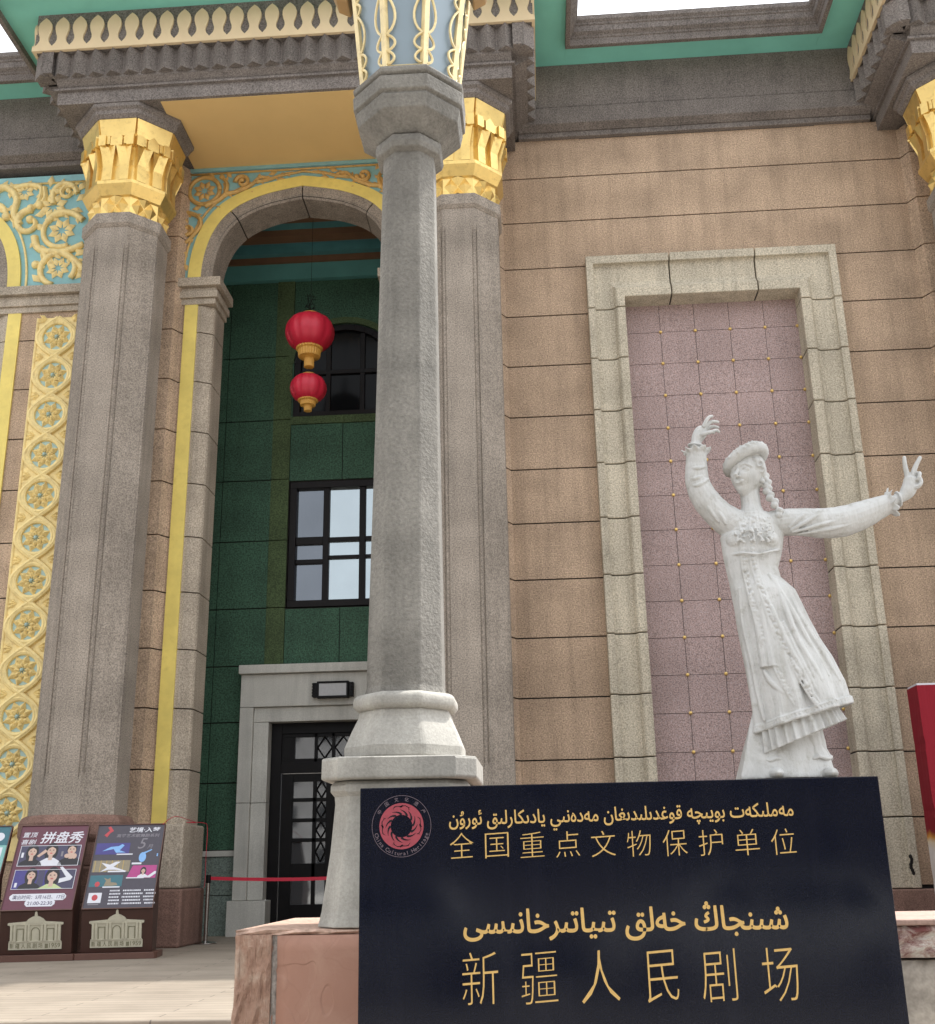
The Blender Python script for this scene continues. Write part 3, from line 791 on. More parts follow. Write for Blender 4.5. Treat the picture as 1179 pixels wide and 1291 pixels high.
tb = MB(); tb.box(-6.0, -1.56, YB-.035, YB+.1, 12.74, 12.805); tb.build('teal_moulding', 'blue', en)
entablature(5.72, 14.5, (1, 0))
# ---- eaves
ea = MB(); ZE = 14.42; EO = .53
ea.box(-7.80-EO, .33+EO, 14.35-EO, YB+.3, ZE, ZE+.06)
ea.box(-16, -7.80-EO-.002, 16.33-EO, YB+.3, ZE, ZE+.06); ea.box(.33+EO+.002, 5.72-EO-.002, 16.33-EO, YB+.3, ZE, ZE+.06)
ea.box(5.72-EO, 15, 14.35-EO, YB+.3, ZE, ZE+.06)
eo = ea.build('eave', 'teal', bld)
path = [(-16, 16.33-EO), (-7.80-EO, 16.33-EO), (-7.80-EO, 14.35-EO), (.33+EO, 14.35-EO), (.33+EO, 16.33-EO), (5.72-EO, 16.33-EO), (5.72-EO, 14.35-EO), (15, 14.35-EO)]
prof = [(.0, 14.30), (.08, 14.30), (.08, 14.43), (.10, 14.44), (.10, 14.47), (.16, 14.52), (.16, 14.63), (.18, 14.64), (.18, 14.67), (.22, 14.71), (.22, 14.80), (0, 14.80)]
rings = []
for i, p in enumerate(path):
    p = Vector(p); d0 = (p-Vector(path[i-1])).normalized() if i else None; d1 = (Vector(path[i+1])-p).normalized() if i < len(path)-1 else None
    n0 = Vector((d0.y, -d0.x)) if d0 else None; n1 = Vector((d1.y, -d1.x)) if d1 else None
    nn = n0+n1 if (n0 and n1) else (n0 or n1)
    rings.append([(p.x+nn.x*o_, p.y+nn.y*o_, z) for o_, z in prof])
fa = MB(); fa.loft(rings); fa.build('fascia', 'dark', eo, bevel=.008)
rf = MB(); rf.box(-16, 15, YB, 26, 14.5, 15.4); rf.box(-7.9, .4, 14.5, YB, 14.5, 15.2); rf.box(5.7, 15, 14.5, YB, 14.5, 15.2); rf.build('roof', 'dark', bld)
# wall ends above the arches and hidden sides that keep the daylight out of the porch
hb = MB(); hb.box(-16, 9, YB+.35, YB+.66, 12.6, 14.42); hb.box(-22, -13, YB, YB+.66, 0, 14.4); hb.box(-1.9, -1.0, YB+.5, 19.5, 0, 12.6); hb.build('wall_core', 'brown', bld)

# ---- porch
YC = 18.95
pw = MB()
GZ = [1.33, 2.42, 3.43, 4.40, 5.42, 6.66, 7.82, 9.0, 10.3, 11.9]
def panels(x0, x1, zs, y=YC, gap=.011):
    for a, b2 in zip(zs[:-1], zs[1:]): pw.box(x0+gap*.6, x1-gap*.6, y, y+.3, a+gap, b2-gap)
panels(-14, -5.66, GZ); panels(-5.66, -4.76, GZ[3:]); panels(-5.66, -5.02, GZ[:4])
panels(-1.9+.0, -1.0, GZ)
# around the two windows
for x0, x1 in ((-4.43, -3.45), (-3.45, -2.45)):
    panels(x0, x1, [4.38, 5.40]); panels(x0, x1, [7.78, 8.90])
panels(-4.43, -2.45, [10.98+.2, 11.9])
cxw = -3.45
def arc_pts(r, z0, h, n=14): return [(cxw-r*math.cos(PI*k/n), z0+h*math.sin(PI*k/n)) for k in range(n+1)]
inner = arc_pts(.96, 10.15, .80)
pw.prism([(-4.43, 10.15), (-4.43, 11.19), (cxw, 11.19)]+list(reversed(inner[:8])), YC, YC+.3)
pw.prism([(cxw, 11.19), (-2.45, 11.19), (-2.45, 10.15)]+list(reversed(inner[7:])), YC, YC+.3)
pw.box(-4.43, -4.405, YC, YC+.3, 9.05, 10.15); pw.box(-2.495, -2.45, YC, YC+.3, 9.05, 10.15)
pw.cur = 1
for x0, x1 in ((-4.76, -4.43), (-2.45, -1.9)): 
    for a, b2 in zip(GZ[3:-1], GZ[4:]): pw.box(x0, x1, YC-.02, YC+.3, a+.008, b2-.008)
pw.box(-4.43, -2.45, YC-.015, YC+.3, 8.90, 9.05)
outer_ = arc_pts(1.07, 10.15, .92)
for k in range(14):
    pw.prism([inner[k], inner[k+1], outer_[k+1], outer_[k]], YC-.03, YC+.02)
pw.cur = 2; pw.box(-14, -4.76, YC+.03, YC+.28, 0, 12.4); pw.box(-4.76, -4.42, YC+.03, YC+.28, 4.3, 12.4); pw.box(-2.46, -1, YC+.03, YC+.28, 4.3, 12.4); pw.box(-4.42, -2.46, YC+.03, YC+.28, 4.3, 5.41); pw.box(-4.42, -2.46, YC+.03, YC+.28, 7.77, 9.03); pw.box(-4.42, -2.46, YC+.03, YC+.28, 11.2, 12.4)
pw.cur = 3; pw.box(-14, -5.02, YC-.03, YC+.3, 0, .62); pw.box(-14, -5.02, YC-.02, YC+.3, .632, 1.23)
pw.cur = 4; pw.box(-14, -5.02, YC-.05, YC+.3, 1.235, 1.325)
pw.build('porch_wall', ['green', 'olive', 'mortar', 'greybase', 'doorstone'], bld)
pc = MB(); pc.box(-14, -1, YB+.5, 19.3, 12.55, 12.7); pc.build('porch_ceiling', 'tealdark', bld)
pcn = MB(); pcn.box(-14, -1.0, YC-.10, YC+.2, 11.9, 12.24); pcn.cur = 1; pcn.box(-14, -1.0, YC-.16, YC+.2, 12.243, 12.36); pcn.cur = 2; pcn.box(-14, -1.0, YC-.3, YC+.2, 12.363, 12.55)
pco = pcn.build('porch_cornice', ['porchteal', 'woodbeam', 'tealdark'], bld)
bm_ = MB(); bm_.box(-14, -1, 18.15, 18.40, 12.42, 12.55); bm_.box(-14, -1, 17.65, 17.78, 12.45, 12.55); bm_.box(-14, -1, 17.35, 17.5, 12.47, 12.55); bm_.build('ceiling_beam', 'woodbeam', bld)
# windows
def window(x0, x1, z0, z1, verts, hors, fw=.12, y=YC+.10, glassmat='glass', lead=None):
    f = MB(); f.box(x0, x1, y-.10, y+.06, z0, z0+fw); f.box(x0, x1, y-.10, y+.06, z1-fw, z1); f.box(x0, x0+fw, y-.10, y+.06, z0+fw, z1-fw); f.box(x1-fw, x1, y-.10, y+.06, z0+fw, z1-fw)
    for a, b2 in verts: f.box(a, b2, y-.06, y+.05, z0+fw, z1-fw)
    xs_ = [x0+fw]+[q for ab in verts for q in ab]+[x1-fw]
    for i in range(0, len(xs_), 2):
        for a, b2 in hors(i//2): f.box(xs_[i], xs_[i+1], y-.055, y+.045, a, b2)
    o = f.build('window', 'frameblack', bld, bevel=.006)
    for i in range(0, len(xs_), 2):
        p = MB(); p.box(xs_[i]+.001, xs_[i+1]-.001, y+.0, y+.012, z0+fw, z1-fw)
        pn = p.build('pane', glassmat if isinstance(glassmat, str) else glassmat[i//2], o)
    return o
def hz(i): 
    return [(6.62, 6.70), (6.30, 6.36)] if i != 0 else [(6.58, 6.72), (6.22, 6.30)]
lw = window(-4.40, -2.50, 5.42, 7.76, [(-3.79, -3.68), (-3.13, -3.02)], hz, glassmat=['dimglass', 'glass', 'glass'])
bx = MB(); bx.box(-4.42, -2.46, YC+.3, YC+.32, 5.4, 7.8); bx.build('window_back', 'black', bld)
uw = MB()
ia = arc_pts(.945, 10.15, .785); ib = arc_pts(.83, 10.15, .67)
y = YC+.10
for k in range(14): uw.prism([ia[k], ia[k+1], ib[k+1], ib[k]], y-.08, y+.06)
uw.box(-4.40, -4.28, y-.08, y+.06, 9.06, 10.15); uw.box(-2.62, -2.50, y-.08, y+.06, 9.06, 10.15); uw.box(-4.28, -2.62, y-.08, y+.06, 9.06, 9.16)
for a in (-3.80, -3.15): uw.box(a, a+.09, y-.05, y+.05, 9.16, 10.75)
uw.box(-4.28, -2.62, y-.055, y+.045, 9.92, 10.0)
uwo = uw.build('arched_window', 'frameblack', bld, bevel=.006)
p = MB(); p.prism([(-4.30, 9.1)]+arc_pts(.85, 10.15, .70)+[(-2.60, 9.1)], y, y+.012); p.build('pane', 'darkglass', uwo)
# door surround
DX0, DX1 = -5.12, -1.95
ds = MB()
ds.box(DX0-.0, DX1, 18.62, YC+.1, 4.21, 4.36)
ds.box(DX0+.03, DX1-.03, 18.70, YC+.1, 3.65, 4.205)
for xa, xb in ((DX0+.03, -4.86), (-2.20, DX1-.03)):
    ds.box(xa, xb, 18.70, YC+.1, 2.075, 3.643); ds.box(xa, xb, 18.70, YC+.1, .545, 2.068)
ds.box(-4.857, -2.203, 18.76, YC+.15, 3.40, 3.645)
for xa, xb in ((-4.857, -4.60), (-2.46, -2.203)):
    ds.box(xa, xb, 18.76, YC+.15, 2.075, 3.395); ds.box(xa, xb, 18.76, YC+.15, .545, 2.068)
ds.box(DX0-.03, -4.52, 18.62, YC+.15, 0, .54); ds.box(-2.52, DX1+.03, 18.62, YC+.15, 0, .54)
ds.build('door_surround', 'doorstone', bld, bevel=.008)
# door
dr = MB(); yd = 19.05
dr.box(-4.60, -4.42, yd-.06, yd+.15, 0, 3.40); dr.box(-2.64, -2.46, yd-.06, yd+.15, 0, 3.40); dr.box(-4.42, -2.64, yd-.06, yd+.15, 3.22, 3.40); dr.box(-4.42, -2.64, yd-.06, yd+.15, 2.56, 2.74)
for a in (-3.86, -3.56, -3.23, -2.93): dr.box(a, a+.05, yd-.03, yd+.05, 2.74, 3.22)
dr.box(-4.42, -2.64, yd-.03, yd+.05, 2.74, 2.80); dr.box(-4.42, -2.64, yd-.03, yd+.05, 3.16, 3.22); dr.box(-4.42, -4.20, yd-.03, yd+.05, 2.80, 3.16)
def lattice(x0, x1, z0, z1):
    cx_, cz_ = (x0+x1)/2, (z0+z1)/2; q = [(x0, cz_), (cx_, z1), (x1, cz_), (cx_, z0)]
    for i in range(4): dr.tube([(q[i][0], yd-.01, q[i][1]), (q[(i+1) % 4][0], yd-.01, q[(i+1) % 4][1])], .013, 4)
for a, b2 in ((-3.81, -3.56), (-3.51, -3.23), (-3.18, -2.93)): lattice(a, b2, 2.80, 3.16)
for lx0, lx1 in ((-4.41, -3.535), (-3.525, -2.65)):       # two leaves
    fwx = .20
    dr.box(lx0, lx0+fwx, yd-.02, yd+.05, .02, 2.55); dr.box(lx1-.11, lx1, yd-.02, yd+.05, .02, 2.55)
    zl = [.02, .50, .92, 1.12, 1.47, 1.78, 2.10, 2.42, 2.55]
    for zz_, hh in ((.02, .44), (.88, .22), (1.44, .06), (1.76, .06), (2.09, .06), (2.42, .13)): dr.box(lx0+fwx, lx1-.11, yd-.02, yd+.05, zz_, zz_+hh)
    dr.box(lx0+fwx+.34, lx0+fwx+.40, yd-.02, yd+.05, .46, 2.42)
    for a, b2 in ((1.12, 1.44), (1.50, 1.76), (1.82, 2.09), (2.15, 2.42)): lattice(lx0+fwx+.40, lx1-.11, a, b2)
dro = dr.build('door', 'black', bld, bevel=.004)
p = MB(); p.box(-4.41, -2.65, yd+.015, yd+.025, .3, 2.5); p.box(-4.20, -2.66, yd+.015, yd+.025, 2.78, 3.18); p.build('pane', 'doorglass', dro)

# ------------------------------------------------------------------ things in front of the building
# lanterns
def lantern(name, c, R, H, lower, label, hang):
    t = empty(name, c, 0, label, 'lantern', 'lanterns hanging in the porch arch')
    b = MB(); prof = []
    for k in range(13):
        a = -PI/2+PI*k/12; prof.append((max(.30*R, R*(abs(math.cos(a))**.72)), H*math.sin(a)))
    b.lathe(prof, 60, (0, 0, 0), lambda a: 1-.07*abs(math.sin(a*5))**6 if False else 1-.06*(1-abs(math.sin(a*5.0)))**3)
    b.build('lantern_body', 'red', t, local=True, smooth=True)
    k = MB(); k.lathe([(.36*R, H*.93), (.40*R, H*.98), (.38*R, H*1.06), (.2*R, H*1.1)], 28); k.build('top_cap', 'lgold', t, local=True, bevel=.004)
    m = MB(); flute = lambda a: 1+.025*math.cos(a*26)
    m.lathe(lower, 104, (0, 0, 0), flute); m.build('lower_collar', 'lgold', t, local=True)
    w = MB(); w.tube([(0, 0, H*1.05), (.0, 0, H*1.05+hang)], .004, 5)
    if hang > 1:
        for q in range(5):
            w.tube([(random.uniform(-.09, .09), random.uniform(-.05, .05), H*1.05+.08+random.random()*.35) for _ in range(4)], .006, 4)
        w.tube([(.03*math.cos(a*PI/6), 0, H*1.05+.05+.03*math.sin(a*PI/6)) for a in range(13)], .008, 5)
    w.build('hanging_wire', 'black', t, local=True)
    return t
lantern('red_lantern', (-3.76, 17.3, 9.93), .43, .33, [(.20, -.26), (.225, -.29), (.225, -.33), (.195, -.345), (.185, -.47), (.12, -.48), (.085, -.50), (.085, -.66), (.03, -.665)], 'larger upper red ribbed lantern with gold collar hanging in the arch', 2.2)
lantern('red_lantern', (-3.76, 17.3, 8.87), .315, .245, [(.155, -.19), (.17, -.215), (.17, -.24), (.135, -.25), (.125, -.32), (.07, -.33), (.065, -.36), (.065, -.42), (.02, -.425)], 'smaller lower red lantern strung beneath the larger one', .12)
# wall lamp over the door
t = empty('wall_lamp', (-3.485, 18.70, 3.895), 0, 'rectangular black framed bulkhead lamp on the stone lintel above the door', 'lamp')
f = MB(); f.box(-.27, .27, -.13, 0, -.14, -.105); f.box(-.27, .27, -.13, 0, .105, .14); f.box(-.27, -.235, -.13, 0, -.105, .105); f.box(.235, .27, -.13, 0, -.105, .105)
for s_ in (-1, 1):
    f.box(s_*.31-.04, s_*.31+.04, -.10, 0, -.12, .12)
    for q in range(5): f.box(s_*.335-.02, s_*.335+.02, -.12, -.10, -.10+q*.05-.012, -.10+q*.05+.012)
f.build('housing', 'black', t, local=True, bevel=.006)
f = MB(); f.box(-.233, .233, -.115, -.02, -.104, .104); f.build('diffuser', flat('frosted_glass', (.40, .40, .40), .25), t, local=True)

# lamp post
LX, LY = -.633, 5.2
lp = empty('lamp_post', (LX, LY, .765), 0, 'tall octagonal grey concrete lamp post with blue glass lantern top', 'lamp post')
lp.rotation_euler = (0, .0085, 0)              # the post leans a little
m = MB()
sq = lambda a, z, ch: [(x, y, z) for x, y in ((-a+ch, -a), (a-ch, -a), (a, -a+ch), (a, a-ch), (a-ch, a), (-a+ch, a), (-a, a-ch), (-a, -a+ch))]
m.loft([sq(.340, 0, .085), sq(.328, .06, .085), sq(.300, .30, .078), sq(.286, .50, .075), sq(.286, .53, .075), sq(.306, .555, .08), sq(.306, .58, .08), sq(.29, .60, .08)])
m.loft([sq(.336, .602, .088), sq(.343, .61, .088), sq(.343, .69, .088), sq(.337, .698, .088)])
m.build('pedestal', 'concrete_pale', lp, local=True, bevel=.012)
m = MB()
m.octa([(.270, .70), (.270, .755), (.262, .775), (.240, .83), (.215, .885), (.205, .925)], k=1.0)
m.build('shaft_base', 'concrete_pale', lp, local=True, bevel=.012)
m = MB(); m.octa([(.21, .92), (.232, .932), (.238, .955), (.232, .985), (.205, 1.0)]); m.build('base_torus', 'concrete_pale', lp, local=True, bevel=.014, seg=3, ang=20)
m = MB(); m.octa([(.188, .99), (.178, 1.03), (.158, 2.3), (.138, 3.92)], k=1.12); m.build('shaft', 'concrete', lp, local=True, bevel=.008)
m = MB()
m.octa([(.14, 3.90), (.172, 3.915), (.180, 3.945), (.176, 3.985), (.15, 4.0), (.165, 4.005), (.272, 4.085), (.286, 4.16), (.276, 4.175), (.298, 4.185), (.302, 4.265), (.275, 4.278), (.278, 4.282), (.299, 4.292), (.303, 4.315), (.288, 4.335), (.24, 4.34)])
m.build('post_capital', 'concrete', lp, local=True, bevel=.008)
lh = MB(); ZB, ZT, RB, RT = 4.34, 5.35, .238, .335
def oc(a, z): 
    q = a*math.tan(PI/8); return [(x, y, z) for x, y in ((-q,-a),(q,-a),(a,-q),(a,q),(q,a),(-q,a),(-a,q),(-a,-q))]
lh.loft([oc(RB, ZB), oc(RT, ZT)], caps=True)
hd = lh.build('lamp_panels', 'lampglass', lp, local=True)
fr = MB(); ci, co = oc(RB+.006, ZB), oc(RT+.006, ZT)
for i in range(8):
    a, b2 = Vector(ci[i]), Vector(co[i]); fr.tube([a, b2], .022, 4)
    j = (i+1) % 8
    fr.tube([a+Vector((0, 0, .02)), Vector(ci[j])+Vector((0, 0, .02))], .017, 4); fr.tube([b2, Vector(co[j])], .02, 4)
    # curled trim on both sides of each bar
    for nb, sg in ((ci[j], 1), (ci[i-1], -1)):
        nt = co[j] if sg == 1 else co[i-1]
        db = (Vector(nb)-a).normalized(); dt = (Vector(nt)-b2).normalized()
        pts = []
        outn = Vector((a.x, a.y, 0)).normalized()*.012
        for t0, t1, h_ in ((.03, .11, .036), (.11, .21, .044), (.21, .46, .058), (.46, .54, .036), (.54, .64, .044), (.64, .92, .058)):
            for q in range(9):
                u_ = q/8; w_ = .016+h_*math.sin(PI*u_)**.75*(1 if h_ < .05 else (1-.25*u_)); tt = t0+(t1-t0)*u_
                pts.append(a.lerp(b2, tt)+db.lerp(dt, tt)*w_+outn)
        fr.tube(pts, .0078, 5)
fr.octa([(.34, 5.34), (.40, 5.38), (.40, 5.44), (.30, 5.52), (.16, 5.72), (.05, 5.80), (.03, 5.95)])
fr.build('lamp_frame', paint('gilt_paint', (.80, .65, .34), .4, .15, 12, .2, .1, (.30, .20, .10)), hd, local=True)
for s_ in (-1, 1):                                            # two carved brackets below the roof
    br = MB(); br.prism([(s_*.335, 5.30), (s_*.47, 5.30), (s_*.47, 5.12), (s_*.43, 5.02), (s_*.36, 4.98), (s_*.325, 5.08)], -.07, .07)
    br.build('bracket', paint('brown_gold_bracket', (.33, .20, .08), .5, .15, 6), hd, local=True, bevel=.01)

# plinth under the lamp post, pale wall to the right of the sign
t = empty('stone_plinth', (-.5, 4.85, -.6), 0, 'red sandstone block carrying the lamp post beside the black sign', 'plinth')
m = MB(); m.box(-1.285, .55, 4.87, 6.02, -.6, .70); m.build('core', 'sandstone', t)
def wavy_slab(mb, x0, x1, y0, y1, z0, z1, nx, nz, amp, seed):
    rnd = random.Random(seed); V = []
    for j in range(nz+1):
        for i in range(nx+1):
            e = 0 if i in (0, nx) or j in (0, nz) else 1
            V.append((x0+(x1-x0)*i/nx+(rnd.uniform(-1, 1)*amp*.5 if i == 0 else 0), y0+rnd.uniform(-1, 1)*amp+(amp if not e else 0), z0+(z1-z0)*j/nz))
    n = len(V); W2 = V+[(p[0], y1, p[2]) for p in V]; fs = []
    for j in range(nz):
        for i in range(nx):
            a = j*(nx+1)+i; fs += [(a, a+1, a+nx+2, a+nx+1), (n+a, n+a+nx+1, n+a+nx+2, n+a+1)]
    for i in range(nx): fs += [(i, n+i, n+i+1, i+1), (nz*(nx+1)+i, nz*(nx+1)+i+1, n+nz*(nx+1)+i+1, n+nz*(nx+1)+i)]
    for j in range(nz): a, b2 = j*(nx+1), (j+1)*(nx+1); fs += [(a, b2, n+b2, n+a), (a+nx, n+a+nx, n+b2+nx, b2+nx)]
    mb.add(W2, fs)
m = MB(); wavy_slab(m, -1.120, .55, 4.85, 4.90, -.6, .742, 26, 22, .004, 3); m.build('face_slab', 'sandstone', t, smooth=True)
m = MB(); wavy_slab(m, -1.298, -1.146, 4.845, 6.0, -.6, .745, 10, 30, .010, 5); m.build('hewn_slab_end', 'hewn', t, smooth=False)
m = MB(); wavy_slab(m, -1.148, -1.118, 4.866, 4.9, -.6, .742, 3, 30, .006, 8); m.build('mortar_joint', granite('grey_mortar', (.33, .30, .27), 40, .3), t)
m = MB(); wavy_slab(m, -1.30, .56, 4.86, 6.03, .744, .764, 30, 2, .008, 9); m.build('top_bed', granite('pink_top_bed', (.44, .30, .23), 30, .3, .4, 0), t)
t = empty('low_wall', (2.4, 4.9, -.6), 0, 'low flaking pink stone wall to the right of the black sign', 'low wall')
m = MB(); wavy_slab(m, .95, 4.2, 4.87, 5.6, .62, .742, 60, 6, .012, 4); m.build('coping', 'flaking', t, smooth=False)
m = MB(); m.box(.95, 4.2, 4.86, 5.62, .742, .765); m.build('coping_top', granite('pink_top', (.40, .27, .22), 30, .2, .3, 0), t, bevel=.006)
m = MB(); wavy_slab(m, .95, 4.2, 4.89, 5.6, -.6, .608, 60, 24, .012, 6); m.build('wall_body', 'palestone', t, smooth=True)

# ------------------------------------------------------------------ black stone sign
SY = 4.2
sg = empty('stone_sign', (.266, SY, -.6), 0, 'polished black stone slab with gilt Chinese and Uyghur lettering and a round red emblem', 'sign')
m = MB(); m.box(-.677, 1.208, SY, SY+.14, -.35, 1.284); m.build('slab', 'granite', sg, bevel=.003)
m = MB(); m.box(-.75, 1.28, SY-.08, SY+.22, -.6, -.352); m.build('sign_base', 'palestone', sg, bevel=.01)
AR = {'ا': ('FE8D','FE8E'), 'ە': ('06D5','FEEA'), 'ب': ('FE8F','FE90','FE91','FE92'), 'ت': ('FE95','FE96','FE97','FE98'), 'ج': ('FE9D','FE9E','FE9F','FEA0'),
 'چ': ('FB7A','FB7B','FB7C','FB7D'), 'خ': ('FEA5','FEA6','FEA7','FEA8'), 'د': ('FEA9','FEAA'), 'ر': ('FEAD','FEAE'), 'س': ('FEB1','FEB2','FEB3','FEB4'), 'ش': ('FEB5','FEB6','FEB7','FEB8'),
 'غ': ('FECD','FECE','FECF','FED0'), 'ق': ('FED5','FED6','FED7','FED8'), 'ك': ('FED9','FEDA','FEDB','FEDC'), 'ڭ': ('FBD3','FBD4','FBD5','FBD6'), 'ل': ('FEDD','FEDE','FEDF','FEE0'),
 'م': ('FEE1','FEE2','FEE3','FEE4'), 'ن': ('FEE5','FEE6','FEE7','FEE8'), 'و': ('FEED','FEEE'), 'ۇ': ('FBD7','FBD8'), 'ي': ('FEF1','FEF2','FEF3','FEF4'), 'ى': ('FEEF','FEF0','FBE8','FBE9'), 'ئ': ('FE89','FE8A','FE8B','FE8C')}
def shape_arabic(t):
    out = []
    for w_ in t.split(' '):
        r = ''
        for i, ch in enumerate(w_):
            fs = AR[ch]
            pj = i > 0 and len(AR[w_[i-1]]) == 4
            nj = i < len(w_)-1 and len(fs) == 4
            k = (3 if pj else 2) if nj else (1 if pj else 0)
            r += chr(int(fs[k], 16))
        out.append(r)
    return ' '.join(out)[::-1]
yt = SY-.0015
def put_words(text, x0, x1, z0, z1, off, tilt):       # the line is laid out whole, then each word becomes its own piece
    V, F, Z = glyph_row(text, off)
    ax, bx = min(v[0] for v in V), max(v[0] for v in V); az, bz = min(v[1] for v in V), max(v[1] for v in V)
    fx = lambda a: x0+(a-ax)/(bx-ax)*(x1-x0)
    done = 0.0; bar1 = max(v[0] for v in glyphs('|', 0)[0]); pre = ''
    for w_ in text.split(' '):
        V2, F2, Z2 = glyph_row(w_, off)
        adv = (max(v[0] for v in glyphs(pre+'|', 0)[0])-bar1) if pre else 0.0
        m = MB(); m.add([(fx(a+adv), yt-.0003*k, z0+(b-az)/(bz-az)*(z1-z0)+(fx(a+adv)-.27)*tilt) for (a, b), k in zip(V2, Z2)], F2)
        m.build('uyghur_word', 'letter', sg); pre += w_+' '
put_words(shape_arabic('مەملىكەت بويىچە قوغدىلىدىغان مەدەنىي يادىكارلىق ئورۇن'), -.348, .894, 1.120, 1.200, .012, .006)
put_words(shape_arabic('شىنجاڭ خەلق تىياتىرخانىسى'), -.302, .837, .742, .868, .016, 0)
for i, ch in enumerate('全国重点文物保护单位'):
    m = MB()
    xa = -.346+.1279*i; hz_ = 1.118-.001*i
    put_text(m, ch, xa, xa+.086, hz_-.090, hz_, yt, -.014, rise=.05)
    m.build('chinese_character', 'letter', sg)
for ch, x0, x1 in zip('新疆人民剧场', (-.308, -.102, .107, .334, .524, .732), (-.182, .025, .240, .443, .643, .854)):
    m = MB(); put_text(m, ch, x0, x1, .540, .712, yt, -.015, rise=.05); m.build('chinese_character', 'letter', sg)
# emblem
EX, EZ = -.523, 1.146
def ring(mb, r0, r1, y, n=72, c=(EX, EZ)):
    V = []
    for k in range(n):
        a = 2*PI*k/n; V += [(c[0]+r0*math.cos(a), y, c[1]+r0*math.sin(a)), (c[0]+r1*math.cos(a), y, c[1]+r1*math.sin(a))]
    mb.add(V, [(2*k, 2*k+1, (2*k+3) % (2*n), (2*k+2) % (2*n)) for k in range(n)])
def ribbon(mb, pts, ws, y):
    P = [Vector(p) for p in pts]; V = []
    for i, p in enumerate(P):
        d = (P[min(i+1, len(P)-1)]-P[max(i-1, 0)]).normalized(); nrm = Vector((-d.y, d.x))
        a, b2 = p+nrm*ws[i], p-nrm*ws[i]; V += [(a.x, y, a.y), (b2.x, y, b2.y)]
    mb.add(V, [(2*i, 2*i+1, 2*i+3, 2*i+2) for i in range(len(P)-1)])
em = MB(); ring(em, .040, .0815, SY-.0010); emo = em.build('emblem_ring', 'logored', sg)
em = MB(); em.cur = 0
for k in range(12):                                            # twelve whirling rays cut into the ring
    a0 = 2*PI*k/12
    pts, ws = [], []
    for t in range(8):
        u = t/7; a = a0+u*.62; r = .040+.019*u**.75
        pts.append((EX+r*math.cos(a), EZ+r*math.sin(a))); ws.append(.0040*(1-u)**.9+.0002)
    ribbon(em, pts, ws, SY-.0016)
for k in range(4):                                             # four flying birds round the rim
    a0 = PI/2*k+PI/2
    def pl_(da, r): return (EX+r*math.cos(a0+da), EZ+r*math.sin(a0+da))
    ribbon(em, [pl_(.50, .066), pl_(.36, .073), pl_(.20, .0715), pl_(.02, .070), pl_(-.2, .0735), pl_(-.38, .070), pl_(-.50, .064)], [.0003, .0016, .0010, .0018, .0012, .0012, .0003], SY-.0016)
    ribbon(em, [pl_(.10, .066), pl_(.0, .069), pl_(-.06, .0755)], [.0004, .0034, .0006], SY-.0016)
    ribbon(em, [pl_(-.38, .070), pl_(-.47, .074)], [.0008, .0003], SY-.0016); ribbon(em, [pl_(-.4, .069), pl_(-.45, .062)], [.0008, .0003], SY-.0016)
em.build('ray_and_bird_cutouts', flat('emblem_black', (.006, .007, .012), .1), emo)
em = MB(); ring(em, .1078, .1092, SY-.0010)
def round_text(txt, r, h, a_list, flip, off=0):
    for ch, a in zip(txt, a_list):
        if ch == ' ': continue
        vs, fs = glyphs(ch, off)
        ax, bx_ = min(v[0] for v in vs), max(v[0] for v in vs)
        cx_ = (ax+bx_)/2; sc = h
        ang = a+PI/2 if flip else a-PI/2
        base = Vector((EX+r*math.cos(a), EZ+r*math.sin(a)))
        V = []
        for vx, vy in vs:
            px_, py_ = (vx-cx_)*sc, (vy-.36)*sc
            V.append((base.x+px_*math.cos(ang)-py_*math.sin(ang), SY-.0012, base.y+px_*math.sin(ang)+py_*math.cos(ang)))
        em.add(V, fs)
round_text('中国文化遗产', .0955, .0165, [rad(90+58-23.2*i) for i in range(6)], False)
tx_ = 'China Cultural Heritage'
round_text(tx_, .0960, .0195, [rad(198+(342-198)*i/(len(tx_)-1)) for i in range(len(tx_))], True)
em.build('emblem_lettering', 'logogrey', sg)

# ------------------------------------------------------------------ statue
ST = Vector((2.75, 13.2, 1.9))
DRESS = [(-.179,3.193,.07,3.183),(-.262,3.125,.161,3.129),(-.378,3.018,.265,3.023),(-.477,2.869,.286,2.86),(-.468,2.748,.265,2.741),(-.461,2.618,.232,2.612),(-.438,2.448,.179,2.465),(-.421,2.319,.195,2.346),(-.407,2.152,.348,2.184),(-.387,1.956,.412,1.997),(-.377,1.763,.467,1.822),(-.352,1.524,.56,1.58),(-.328,1.287,.673,1.36),(-.308,1.007,.784,1.068),(-.293,.776,.83,.845),(-.282,.511,.837,.827)]
DEP = [.13, .17, .21, .235, .235, .215, .20, .205, .26, .28, .29, .31, .335, .36, .375, .385]
def ring_at(l, zl, r, zr, b, fold=0, n=96, ph=0):
    cx_, a = (l+r)/2, (r-l)/2; R = []
    for k in range(n):
        t = 2*PI*k/n
        w = 1+fold*(.55*math.sin(7*t+ph)+.35*math.sin(11*t-1.7*ph+1)+.3*math.sin(17*t+2*ph))
        x = cx_+a*math.cos(t)*(1+(w-1)*.35); yy = b*math.sin(t)*w
        R.append((x, yy, zl+(zr-zl)*(x-l)/(r-l)))
    return R
